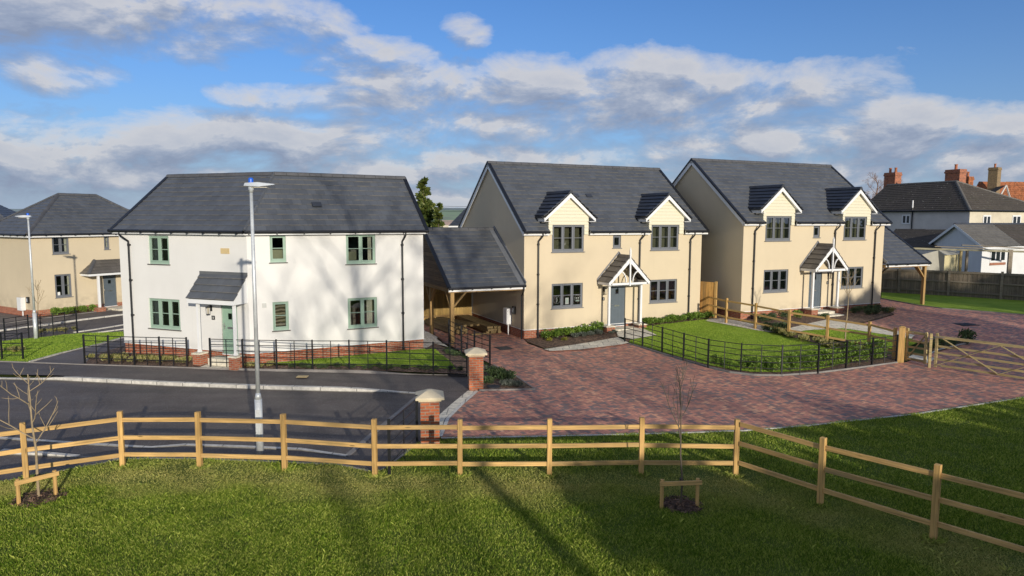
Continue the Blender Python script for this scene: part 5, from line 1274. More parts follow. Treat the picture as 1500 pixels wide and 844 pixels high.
shrub('lime',*e2p(.75,-1.05),1.0,'small lime yellow shrub nearest the carport downpipe',name='low_shrub'); shrub('lime',*e2p(1.45,-1.15),.9,'small lime yellow shrub between the laurels and grey lavender',name='low_shrub')
row('lav',e2p(3.9,-1.1),e2p(4.3,-.9),2,.5,'tiny grey plant beside the left porch pier of the nearer cream house','tiny plants by the left porch pier')
row('laurel',e2p(6.3,-.32),e2p(10.2,-.5),11,.82,'bright green laurel in the low hedge right of the porch of the nearer cream house','laurels right of the nearer porch',sz=.8)
row('dark',e3p(.4,-1.0),e3p(1.3,-.7),3,.9,'dark shrub under the left window of the farther cream house','dark shrubs under the left far window')
shrub('ball',*e3p(2.1,-.7),1.15,'large rounded grey green shrub under the farther house left window',name='round_shrub'); shrub('laurel',*e3p(3.0,-.75),.8,'light green shrub just left of the farther porch')
row('dark',e3p(3.9,-1.4),e3p(4.5,-1.2),2,.6,'low dark plant by the farther house doorstep','low plants by the farther doorstep')
row('ball',e3p(6.6,-.8),e3p(9.2,-.6),5,.95,'dark rounded shrub in the bed right of the farther porch','rounded shrubs right of the farther porch'); row('ball',e3p(6.7,-1.5),e3p(8.3,-1.7),3,.9,'dark rounded shrub in the front row right of the farther porch','front shrubs right of the farther porch')
shrub('yel',*e3p(8.6,-1.6),1.1,'yellowish rounded shrub at the bed corner right of the farther porch',name='round_shrub')
# beds along fence 2 and railing
row('tall',gp(1085,541),gp(1144,545),6,.75,'small upright laurel behind the railing bend','laurels at the railing bend',jit=.12); row('tall',gp(1038,534),gp(1075,541),3,.6,'small upright plant behind the middle of the curved railing','plants behind the curved railing')
row('tall',gp(1150,545.5),gp(1300,525),15,.95,'leafy laurel in the hedge row behind the right part of the curved railing','laurels behind the right part of the railing',jit=.12)
row('laurel',gp(1245,519),gp(1300,513),6,.8,'pale green laurel growing before the stout gate post','laurels before the stout gate post',jit=.2)
row('straw',gp(1120,486),gp(1200,505),6,.85,'straggly straw coloured plant along the timber rail fence','straggly plants along the rail fence',jit=.25); row('straw',gp(1205,508),gp(1262,518),4,.8,'dry looking perennial between the rail fence and the lawn end','perennials by the rail fence end',jit=.2)
row('dark',gp(1120,484),gp(1150,490),3,1.1,'taller dark shrub growing through the rail fence','dark shrubs in the rail fence',sz=1.3)
row('dark',gp(1362,512),gp(1400,505),3,.9,'low dark shrub behind the field gate','low shrubs behind the field gate'); shrub('dark',*gp(1415,503),1.25,'taller dark evergreen shrub at the bed tip behind the long gate',sz=1.5)
# bed by rear pier
row('dark',gp(722,552),gp(745,558),4,1.0,'dark leafy shrub in the planted triangle beside the rear pier','dark shrubs in the planted triangle'); row('lav',gp(733,566),gp(762,568),4,.7,'low grey green plant at the front of the planted triangle','low plants in the planted triangle'); shrub('dark',*gp(713,562),.8,'small dark shrub immediately right of the rear brick pier')
row('dark',gp(650,517),gp(672,527),3,.7,'straggly low shrub between the lawn and the oak carport post','low shrubs by the oak post')
# white house beds
row('straw',gp(130,527,.12),gp(272,531,.12),22,.62,'low tawny plant behind the railing left of the green door','low plants left of the green door',z=.12,jit=.3)
row('straw',gp(355,538,.12),gp(400,538,.12),4,.5,'small tawny plant in the bed right of the green door path','tawny plants right of the path',z=.12,jit=.15)
row('dark',gp(420,538.5,.12),gp(675,542,.12),22,.42,'tiny bedding plant along the long black railing','bedding plants along the long railing',z=.12,jit=.15)
row('laurel',off(C0,TH0,.6,-.5),off(C0,TH0,3.2,-.45),5,.85,'bright rounded shrub under the far left house window','shrubs under the far left window'); 
row('straw',gp(-20,518),gp(40,517),5,.7,'scrubby low plant on the verge at the left edge of the photo','scrubby plants on the verge',jit=.3); row('straw',gp(45,492),gp(116,486),7,.6,'low plant at the foot of the rear verge railing','low plants at the rear verge railing',jit=.2,z=.06)
# ================================================================= old houses at right, far things
def wallbox(q,pts,z0,z1):
    n=len(pts)
    for i in range(n):
        a=pts[i];b=pts[(i+1)%n]; q.poly([(a[0],a[1],z0),(b[0],b[1],z0),(b[0],b[1],z1),(a[0],a[1],z1)])
def flatwin(root,p,q,z0,z1,n=2,mat='white_upvc',outn=None,name='window'):
    """window in a far wall from point p to q (xy)"""
    d=Vector((q[0]-p[0],q[1]-p[1],0)); L=d.length; ang=math.atan2(d.y,d.x); F=Matrix.Translation((p[0],p[1],0))@rot2(ang)
    m=MB(F); f=.12; m.box(0,L,-.05,.02,z0,z0+f); m.box(0,L,-.05,.02,z1-f,z1)
    for i in range(n+1): x=(L-f)*i/n; m.box(x,x+f,-.049,.02,z0+f,z1-f)
    o=m.build(name,M[mat],root); g=MB(F); g.box(.03,L-.03,-.02,.019,z0+.03,z1-.03); g.build('pane',basic('far_pane',(.02,.025,.03),.08,.1),o); return o
M['brown_stack']=brick_mat('brown_stack_brick',(.3,.2,.09),(.17,.11,.06),(.25,.2,.14))
# --- old hipped house (black mossy roof)
Y=62.0
c=at(1421,308,Y); zE=c.z; CX,CY=c.x,c.y
# left wall recedes to the upper left, right wall to the right
pl=at(1262,309,Y+11); pr_=at(1540,308.5,Y+5)
Lp=(pl.x,pl.y); Rp=(pr_.x,pr_.y); Bp=(Lp[0]+Rp[0]-CX,Lp[1]+Rp[1]-CY)
oh=empty('old_house',(0,0,0),0,'old white house with a large mossy black hipped roof and red brick chimneys','house')
q=MB(); q.poly([(CX,CY,-.5),(Lp[0],Lp[1],-.5),(Lp[0],Lp[1],zE),(CX,CY,zE)]); q.build('left_wall',M['grey_old_render'],oh)
q=MB(); q.poly([(CX,CY,-.5),(Rp[0],Rp[1],-.5),(Rp[0],Rp[1],zE),(CX,CY,zE)]); wallbox(q,[Rp,Bp,Lp],-.5,zE-.01); q.build('wall',M['old_cream'],oh)
ap=at(1401,265.5,Y+4.5); rl=at(1300,269.5,Y+12); RZo=ap.z; rl.z=RZo
rr=at(1520,303,Y+9)
q=MB()
def o3(p,z,k=.35):
    m=Vector(((Bp[0]+CX)/2,(Bp[1]+CY)/2,0)); v=Vector((p[0],p[1],0))-m; v=v*(1+k/v.length); v+=m; return (v.x,v.y,z)
ce=o3((CX,CY),zE-.02); le_=o3(Lp,zE-.02); re_=o3(Rp,zE-.02); be_=o3(Bp,zE-.02)
roof_plane(q,[ce,le_,tuple(rl),tuple(ap)],course=.3,th=.03)
apr=(ap.x+3.5,ap.y+.5,ap.z-.0)
roof_plane(q,[ce,re_,tuple(ap)],course=.3,th=.03); roof_plane(q,[re_,be_,tuple(ap)],course=.3); roof_plane(q,[be_,le_,tuple(rl),tuple(ap)],course=.3)
ro=q.build('roof',M['old_tile'],oh)
q=MB(); ridge(q,Vector(ce)+Vector((0,0,.03)),ap+Vector((0,0,.03)),.14,.4); ridge(q,ap+Vector((0,0,.03)),rl+Vector((0,0,.03)),.14,.4); ridge(q,Vector(re_)+Vector((0,0,.03)),ap+Vector((0,0,.03)),.14,.4); q.build('ridge_tiles',M['grey_tile'],ro)
def chimney(root,cx,cy,z0,z1,w,d,ang,pots=2,mat='pier_brick',pot='orange_tile'):
    F=Matrix.Translation((cx,cy,0))@rot2(ang); q=MB(F); q.box(-w/2,w/2,-d/2,d/2,z0,z1-.35); q.box(-w/2-.06,w/2+.06,-d/2-.06,d/2+.06,z1-.35,z1-.18); q.box(-w/2-.02,w/2+.02,-d/2-.02,d/2+.02,z1-.18,z1)
    o=q.build('chimney',M[mat],root); 
    for i in range(pots):
        q=MB(F); x=(i-(pots-1)/2)*w*.5; q.lathe((x,0,0),[(.13,z1),(.12,z1+.4),(.15,z1+.45),(.15,z1+.5)],10); q.build('chimney_pot',basic('clay_pot',(.38,.13,.06),.8,.2,4),o)
    q=MB(F); q.box(-w/2-.05,w/2+.05,-d/2-.05,d/2+.05,z0+.0,z0+.5); q.build('chimney_flashing',M['lamp_head'],o)
la=math.atan2(Lp[1]-CY,Lp[0]-CX)
p1=at(1307,272,Y+12); chimney(ro,p1.x,p1.y,p1.z-1.0,at(1307,253,Y+12).z,1.35,.9,la)
p2=at(1399,268,Y+5.5); chimney(ro,p2.x,p2.y,p2.z-1.0,at(1398,248.5,Y+5.5).z,1.5,.9,la,1)
p3=at(1417,268,Y+9); chimney(ro,p3.x,p3.y,p3.z-1.2,at(1417,259,Y+9).z,.75,.7,la,1,'orange_tile')
def on(A,B,px):
    u,z=0,0
    d=ray(px,320); ax,ay=A; ex,ey=B[0]-A[0],B[1]-A[1]; # intersect d*t = A+e*s in xy
    det=d.x*(-ey)+ex*d.y; t=(ax*(-ey)+ex*ay)/det; return (d.x*t,d.y*t)
def zat(xy,py):
    d=ray(750+0,py); k=d.z/d.y; return CH+k*xy[1]
a=on((CX,CY),Lp,1334);b=on((CX,CY),Lp,1321.5); flatwin(oh,b,a,zat(a,326.5),zat(a,312.5),2)
for x0,x1 in ((1439.5,1451),(1482.5,1495)):
    a=on((CX,CY),Rp,x0);b=on((CX,CY),Rp,x1); flatwin(oh,a,b,zat(a,328),zat(a,313),2)
a=on((CX,CY),Lp,1335.5); q=MB(); q.tube([(a[0]-.05,a[1]-.12,1),(a[0]-.05,a[1]-.12,zE+.3)],.06,6); q.build('soil_pipe',M['black_plastic'],oh); q=MB(); q.tube([(a[0]-.05,a[1]-.12,zE+.3),(a[0]-.05,a[1]-.12,zE+1.0)],.065,6); q.build('flue',M['white_upvc'],oh)
q=MB(); g1_=Vector((CX,CY,0)).lerp(Vector((Lp[0],Lp[1],0)),0); q.tube([(ce[0],ce[1],zE-.03),(le_[0],le_[1],zE-.03)],.07,6); q.tube([(ce[0],ce[1],zE-.03),(re_[0],re_[1],zE-.03)],.07,6); q.build('gutter',M['black_plastic'],oh)
# lean-to black roof in front of left wall
q=MB(); A_=at(1312,336,Y+5);B_=at(1400,336,Y-.5); C_=at(1395,366,Y-5);D_=at(1290,366,Y+.5)
A_.z=B_.z=(A_.z+B_.z)/2; C_.z=D_.z=(C_.z+D_.z)/2
roof_plane(q,[C_,D_,A_,B_],course=.3,th=.03); q.build('lean_to_roof',M['old_tile'],oh); q=MB(); q.poly([(C_.x,C_.y,0),(D_.x,D_.y,0),(D_.x,D_.y,D_.z),(C_.x,C_.y,C_.z)]); q.build('lean_to_wall',M['grey_old_render'],oh)
# --- bungalow with white gable
Yb=53.0
bg=empty('white_bungalow',(0,0,0),0,'low white bungalow with a gable and a patchy grey tiled roof behind the board fence','house')
ga=at(1401,328,56); gl0=at(1366,356.5,60); gr0=at(1439.5,357,52.4); zb_=(gl0.z+gr0.z)/2
gl0.z=gr0.z; dr=Vector((gr0.x-gl0.x,gr0.y-gl0.y,0)).normalized(); nb=Vector((-dr.y,dr.x,0)); 
bk_=Vector((math.cos(R(22)),math.sin(R(22)),0))     # the wing runs back to the right
rt=at(1486,356,54.6)
bl_=math.dist((rt.x,rt.y),(gr0.x,gr0.y)); bd=Vector((rt.x-gr0.x,rt.y-gr0.y,0)).normalized()*9
q=MB(); q.poly([(gl0.x,gl0.y,0),(gr0.x,gr0.y,0),(gr0.x,gr0.y,zb_),(ga.x,ga.y,ga.z-.15),(gl0.x,gl0.y,zb_)]); q.poly([(gr0.x,gr0.y,0),(gr0.x+bd.x,gr0.y+bd.y,0),(gr0.x+bd.x,gr0.y+bd.y,zb_),(gr0.x,gr0.y,zb_)]); q.build('wall',M['blue_white'],bg)
q=MB(); e_=dr*.35; gA=Vector((ga.x,ga.y,ga.z))-bd*.03; GR=Vector((gr0.x,gr0.y,zb_))+e_-bd*.03+Vector((0,0,-.1)); GL=Vector((gl0.x,gl0.y,zb_))-e_-bd*.03+Vector((0,0,-.1))
b1=bd*.62
roof_plane(q,[GR,GR+b1,gA+b1,gA],course=.28,th=.03); roof_plane(q,[GL,GL+b1,gA+b1,gA],course=.28,th=.03); r2=q.build('roof',M['grey_tile'],bg)
q=MB(); roof_plane(q,[GR+b1*1.01,GR+bd*1.3,gA+bd*1.3,gA+b1*1.01],course=.28,th=.03); q.build('dark_roof',M['old_tile'],bg)
q=MB(); 
for s_ in (GR,GL): q.prism([s_,gA,gA-Vector((0,0,.22)),s_-Vector((0,0,.22))],-bd*.004)
q.prism([GR-Vector((0,0,.05)),GR+bd*1.3-Vector((0,0,.05)),GR+bd*1.3-Vector((0,0,.2)),GR-Vector((0,0,.2))],dr*.02); q.build('bargeboard',M['white_upvc'],bg)
q=MB(); ridge(q,gA+Vector((0,0,.03)),gA+bd*1.3+Vector((0,0,.03)),.12,.4); q.build('ridge_tiles',M['slate_bold'],bg)
A0=(gr0.x,gr0.y);B0=(gr0.x+bd.x,gr0.y+bd.y)
a=on(A0,B0,1454);b=on(A0,B0,1476.5); flatwin(bg,a,b,zat(a,382),zat(a,362),3)
q=MB(); dd=Vector((b[0]-a[0],b[1]-a[1],0)).normalized(); nn=Vector((dd.y,-dd.x,0)); q.prism([Vector((a[0],a[1],zat(a,386.5))),Vector((b[0],b[1],zat(a,386.5))),Vector((b[0],b[1],zat(a,383))),Vector((a[0],a[1],zat(a,383)))],nn*.08); q.build('brick_sill',M['brick'],bg)
# brick outbuilding at far right
ob=empty('brick_outbuilding',(0,0,0),0,'brown brick outbuilding corner at the right edge behind the board fence','outbuilding')
a=at(1486,371,55.3);b=at(1560,369,57); q=MB(); q.poly([(a.x,a.y,0),(b.x,b.y,0),(b.x,b.y,b.z),(a.x,a.y,a.z)]); q.build('wall',brick_mat('brown_brick',(.2,.09,.05),(.13,.06,.035),(.2,.17,.13)),ob); q=MB(); q.box(a.x-.3,a.x-.0,a.y-.05,a.y+.1,0,a.z); q.build('white_pillar',M['white_upvc'],ob); q=MB(); q.prism([(a.x-.4,a.y-.3,a.z),(b.x,b.y-.3,b.z),(b.x,b.y+1.5,b.z+.1),(a.x-.4,a.y+1.5,a.z+.1)],(0,0,.12)); q.build('flat_roof',M['old_rail'],ob)
# pergola
M['pergola_wood']=wood_mat('pergola_wood',(.33,.3,.2),'u')
pg=empty('pergola',(0,0,0),0,'unfinished timber pergola frame standing between the board fence and white bungalow','pergola')
A=at(1337.5,364,50);B=at(1500,370,50.5)
q=MB(); q.bar(A,B+Vector((2,0,0)),.08,.13); q.build('beam',M['pergola_wood'],pg)
for px in (1409,1376.5,1418,1480,1483):
    P=at(px,366,50.3); q=MB(); q.box(P.x-.07,P.x+.07,P.y-.0,P.y+.14,0,P.z); q.build('post',M['gate_wood'] if px in (1409,1376.5) else M['old_rail'],pg)
for (p_,s_) in (((1369,361),(1443,364)),((1409,359),(1500,363.5))):
    a=at(*p_,51);b=at(*s_,51.5); q=MB(); q.bar(a,b,.07,.07); q.build('dark_bar',M['old_rail'],pg)
# shed
sh=empty('garden_shed',(0,0,0),0,'low grey and cream garden shed showing above the board fence','shed')
a=at(1350,372,49.6);m_=at(1368,366.5,50.2);b=at(1384,374,49.2);c_=at(1405,373.5,51)
q=MB(); q.poly([(a.x,a.y,0),(b.x,b.y,0),(b.x,b.y,b.z),(m_.x,m_.y-.5,m_.z),(a.x,a.y,b.z)]); q.build('gable_panel',M['shed'],sh)
q=MB(); q.poly([(b.x,b.y,0),(c_.x,c_.y,0),(c_.x,c_.y,b.z),(b.x,b.y,b.z)]); q.build('side_panel',M['shed_cream'],sh)
v=Vector((c_.x-b.x,c_.y-b.y,0)); q=MB(); roof_plane(q,[Vector((b.x+.1,b.y-.1,b.z)),Vector((c_.x+.1,c_.y-.1,b.z)),Vector((m_.x,m_.y-.5,m_.z))+v,Vector((m_.x,m_.y-.5,m_.z))],course=.4,th=.01); roof_plane(q,[Vector((a.x-.1,a.y-.1,b.z)),Vector((a.x-.1,a.y,b.z))+v,Vector((m_.x,m_.y-.5,m_.z))+v,Vector((m_.x,m_.y-.5,m_.z))],course=.4,th=.01); q.build('roof',M['shed'],sh)
# orange roofed house
Yo=88
og=empty('tiled_house',(0,0,0),0,'house with a bright orange clay roof and tall narrow chimney at far right','house')
a=at(1400,330,Yo);b=at(1600,330,Yo+3);c=at(1434,266,Yo+6);d=at(1600,266,Yo+9); b.z=a.z; d.z=c.z
q=MB(); roof_plane(q,[a,b,d,c],course=.35,th=.05); q.build('roof',M['orange_tile'],og); q=MB(); q.poly([(a.x,a.y,0),(b.x,b.y,0),b,a]); q.build('wall',M['old_cream'],og)
p_=at(1456,268,Yo+4); chimney(og,p_.x,p_.y,p_.z-2.5,at(1456,245.5,Yo+4).z,1.1,1.1,.6,1,'brown_stack')
p_=at(1475,272,Yo+1); e=at(1480,291,Yo);f=at(1447,288,Yo+2); q=MB(); rp=at(1474,271.5,Yo+.5); rb_=at(1452,275,Yo+5)
q.poly([f,rp,rb_,at(1441,284,Yo+5)]); q.build('dormer_roof',M['old_tile'],og)
q=MB(); q.bar(at(1464,289,Yo),rp,.1,.16); q.bar(rp,at(1480,292,Yo),.1,.16); q.build('dormer_bargeboard',M['grey_old_render'],og)
# little far roofs seen in the gap
fr_=empty('far_house',(0,0,0),0,'far house with a dark blue roof slope just left of the nearer cream house gable','house')
a=at(657,331,58);b=at(720,331,60);c=at(700,300,66);d=at(685,306,64); q=MB(); roof_plane(q,[Vector((a.x,a.y,a.z)),Vector((b.x,b.y,a.z)),Vector((c.x+1.5,c.y,c.z)),Vector((d.x+.2,d.y,c.z))],course=.33,th=.05); q.build('roof',M['slate_bold'],fr_); q=MB(); q.poly([(a.x,a.y,0),(b.x,b.y,0),(b.x,b.y,a.z),(a.x,a.y,a.z)]); q.build('wall',M['blue_white'],fr_)
fr2=empty('far_house',(0,0,0),0,'far pinkish roofed house low beside the conifers','house')
a=at(640,330,85);b=at(668,330,85);c=at(640,324,89);d=at(667,323,89); b.z=a.z;c.z=d.z; q=MB(); roof_plane(q,[a,b,d,c],course=.35,th=.03); q.build('roof',basic('faded_pink_roof',(.36,.27,.24),.9,.2,1.5),fr2); q=MB(); q.poly([(a.x,a.y,-2),(b.x,b.y,-2),b,a]); q.build('wall',M['old_cream'],fr2)
# ================================================================= conifers and bare trees
def conifer(x,y,z,h,rw,seed,label,n=5200):
    r=empty('conifer',(x,y,z),0,label,'conifer','conifers behind the white house'); rnd=random.Random(seed); q=MB()
    nb=int(h*9)
    for k in range(nb):
        zz=h*(.06+.93*(k+rnd.random())/nb); t=1-zz/h; L=rw*(t**1.05)*rnd.uniform(.6,1.25)+.05; az=rnd.random()*6.283; d=Vector((math.cos(az),math.sin(az),rnd.uniform(.05,.5)))
        m_=max(10,int(n/nb*(.5+1.8*t)))
        for j in range(m_):
            s=(rnd.random()**.6); p=Vector((0,0,zz))+d*L*s+Vector((rnd.gauss(0,1),rnd.gauss(0,1),rnd.gauss(0,.7)))*.13*(.25+1.3*t)*min(1.6,rw/1.5)
            a=Vector((d.x+rnd.gauss(0,.6),d.y+rnd.gauss(0,.6),rnd.uniform(-.1,1.1))).normalized()*rnd.uniform(.16,.34); b=a.orthogonal().normalized(); b=Matrix.Rotation(rnd.random()*6.28,3,a.normalized())@b*rnd.uniform(.06,.12)
            q.add([p,p+a*.5+b,p+a,p+a*.5-b],[(0,1,2,3)])
    q.build('crown',M['conifer'],r); q=MB(); q.tube([(0,0,-.5),(0,0,h*.97)],[.16*h/8,.02],7); q.build('trunk',M['bark'],r)
def tz(px,py,Y): return at(px,py,Y)
c_=at(620,261,50); conifer(c_.x,c_.y,-.2,c_.z+.2,1.7,3,'tall conifer rising behind the right end of the white house roof',15000)
c_=at(642,299,48.5); conifer(c_.x,c_.y,-.2,c_.z+.2,1.0,8,'shorter conifer standing right of the tall conifer',4500)
c_=at(600,305,52); conifer(c_.x-.5,c_.y,-.2,c_.z+1.2,1.8,9,'conifer mostly hidden behind the white house roof edge',4000)
def bare_tree(x,y,z,h,seed,label,lv=4,r0=.2,nb=5,density=1,mat='bark',spread=.55,first=.25,group=None):
    r=empty('bare_tree',(x,y,z),0,label,'tree',group); branch_mesh(seed,h,r0,lv,spread,first,nb,up=.45,density=density).build('branches',M[mat],r); return r
c_=at(1037,250,75); bare_tree(c_.x,c_.y,0,c_.z,4,'bare treetop showing in the gap between the two cream house roofs',lv=4,r0=.22)
c_=at(1284,262,110); bare_tree(c_.x,c_.y,0,c_.z-.3,14,'bare brownish tree behind the left brick chimney',lv=4,r0=.25,mat='twig',nb=7)
c_=at(1297,262,118); bare_tree(c_.x+1,c_.y,0,c_.z,17,'second bare brownish tree partly behind the left brick chimney',lv=4,r0=.25,mat='twig')
# power lines
pw=empty('power_line',(0,0,0),0,'thin power lines crossing the sky gap right of the conifers','power line'); q=MB()
for k in range(4):
    a=at(560,291+k*2.7,120);b=at(760,297+k*2.2,120); m_=[a.lerp(b,t)-Vector((0,0,1.0*4*t*(1-t))) for t in [i/8 for i in range(9)]]; q.tube(m_,.03,3)
q.build('wire',M['iron'],pw)
# distant hills
def hill(Y,h0,seed,col,name='hills',x0=-1400,x1=1400,amp=.35,base=-1):
    rnd=random.Random(seed); ph=[rnd.random()*6 for _ in range(5)]; V=[];F=[];N=70
    for j,(yy,f) in enumerate(((0,0),(Y*.10,.7),(Y*.22,1.0),(Y*.5,.9))):
        for i in range(N+1):
            x=x0+(x1-x0)*i/N; n=math.sin(x*.004+ph[0])*.5+math.sin(x*.011+ph[1])*.3+math.sin(x*.027+ph[2])*.2
            V.append((x*(1+j*.1),Y+yy,base+(h0*(1+amp*n))*f))
    for j in range(3):
        for i in range(N): a=j*(N+1)+i; F.append((a,a+1,a+N+2,a+N+1))
    q=MB(); q.add(V,F); o=q.build(name,col,smooth=True); o['kind']='structure'
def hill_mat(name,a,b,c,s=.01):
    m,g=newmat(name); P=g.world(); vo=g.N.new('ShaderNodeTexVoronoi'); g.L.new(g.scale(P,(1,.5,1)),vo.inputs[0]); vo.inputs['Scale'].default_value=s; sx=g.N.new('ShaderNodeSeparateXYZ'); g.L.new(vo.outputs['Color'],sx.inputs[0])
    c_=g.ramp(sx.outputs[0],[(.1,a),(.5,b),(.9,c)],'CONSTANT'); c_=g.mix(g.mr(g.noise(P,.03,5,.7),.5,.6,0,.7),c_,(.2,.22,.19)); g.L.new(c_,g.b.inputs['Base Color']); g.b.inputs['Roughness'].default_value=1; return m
hill(1100,19,3,hill_mat('hazed_hill_fields',(.24,.33,.2),(.3,.38,.24),(.33,.35,.27),.006))  # fields paler than real grass: distance haze is put into the base colour
hill(1900,38,5,hill_mat('hazed_far_hill_fields',(.27,.34,.33),(.31,.38,.37),(.33,.37,.36),.004),x0=-2200,x1=2200)  # blue-grey haze of the greater distance painted into these field colours
hill(300,1.6,9,hill_mat('scrub_band',(.26,.2,.16),(.3,.23,.19),(.22,.2,.15),.05),'hills',-500,500,base=-.5)
# ================================================================= trees behind the viewpoint, casting the long shadows
SUN_AZ=Vector((.39,-.92,0)).normalized(); SUN_EL=R(13.3)
def behind(tx,ty,D,h,seed,label,**k):
    p=Vector((tx,ty,0))+SUN_AZ*D; return bare_tree(p.x,p.y,-.1,h,seed,label,group='trees behind the viewpoint',**k)
behind(-6.5,27,45,16.2,41,'tall bare tree behind the viewpoint whose shadow reaches the white house',lv=4,r0=.24,nb=7,first=.48,density=.85)
behind(-8.5,25.5,72,19.5,47,'tall bare tree far behind the viewpoint, softly dappling the white house door side',lv=4,r0=.26,nb=5,first=.5,density=.8)
behind(-3.9,27.5,49,17.8,49,'spreading bare tree far behind the viewpoint, dappling the right half of the white house',lv=4,r0=.27,nb=7,first=.46,density=.95)
behind(3.2,31.5,70,19,53,'bare tree far behind the viewpoint, dappling the nearer cream house corner',lv=4,r0=.26,nb=5,first=.6,density=.6)
behind(-.5,29,58,15.5,45,'bare tree behind the viewpoint shading the carport roof',lv=4,r0=.28,nb=5,first=.45,density=.6)
def evergreen(tx,ty,D,h,rw,seed,label,n=3600,leaf=.45):
    p=Vector((tx,ty,0))+SUN_AZ*D; r=empty('evergreen_tree',(p.x,p.y,-.1),0,label,'tree','trees behind the viewpoint'); rnd=random.Random(seed); q=MB()
    cl=[(rnd.gauss(0,.38)*rw,rnd.gauss(0,.38)*rw,h*rnd.uniform(.28,.86),rw*rnd.uniform(.3,.5)) for _ in range(16)]
    for k in range(n):
        cx,cy,cz,cr=rnd.choice(cl); d=Vector((rnd.gauss(0,1),rnd.gauss(0,1),rnd.gauss(0,1))).normalized()*(rnd.random()**.4)*cr; c=Vector((cx,cy,cz))+d
        a=Vector((rnd.gauss(0,1),rnd.gauss(0,1),rnd.gauss(0,1))).normalized()*leaf*rnd.uniform(.6,1.2); b=a.orthogonal().normalized()*leaf*.5
        q.add([c-a,c+b,c+a,c-b],[(0,1,2,3)])
    q.build('crown',M['dark_leaf'],r); q=MB(); q.tube([(0,0,0),(.1,.1,h*.7)],[.3,.08],7)
    for cx,cy,cz,cr in cl: q.tube([(0,0,h*.25),(cx*.6,cy*.6,cz*.8),(cx,cy,cz)],[.1,.05,.02],5)
    q.build('trunk',M['bark'],r)
evergreen(2.6,12.3,31,9.0,2.4,91,'loose open evergreen behind the viewpoint, dappling the middle of the lawn',n=380)
for i,(tx,ty,D,h,rw) in enumerate([(9.5,15.5,24,6.2,3.0),(15,18.5,27,7.2,3.6),(20,24,34,10.4,4.2),(3.6,12.5,22,5.6,2.2),(26,34,44,11,4.5),(11,10.5,20,5.8,3.2),(32,44.5,50,15.2,6.0),(27,42.5,50,14.8,5.6),(37,47,52,15.5,6.0),(7.2,11.3,19,5.4,2.4),(15,11,24,7,3.6),(19.5,36.5,46,14.2,3.8)]):
    evergreen(tx,ty,D,h,rw,60+i,['dense evergreen behind the viewpoint shading the fence corner','dense evergreen behind the viewpoint shading the right lawn','evergreen behind the viewpoint shading the field gate','slim evergreen behind the viewpoint shading the middle sapling','tall evergreen behind the viewpoint shading the far drive','broad evergreen behind the viewpoint shading the lower right','tallest evergreen behind the viewpoint shading the board fence','second tallest evergreen behind the viewpoint shading the far carport','far right evergreen behind the viewpoint shading the end of the board fence','small evergreen behind the viewpoint shading the right rail fence','wide evergreen behind the viewpoint shading the photo corner','tall evergreen behind the viewpoint shading the foot of the farther house'][i])
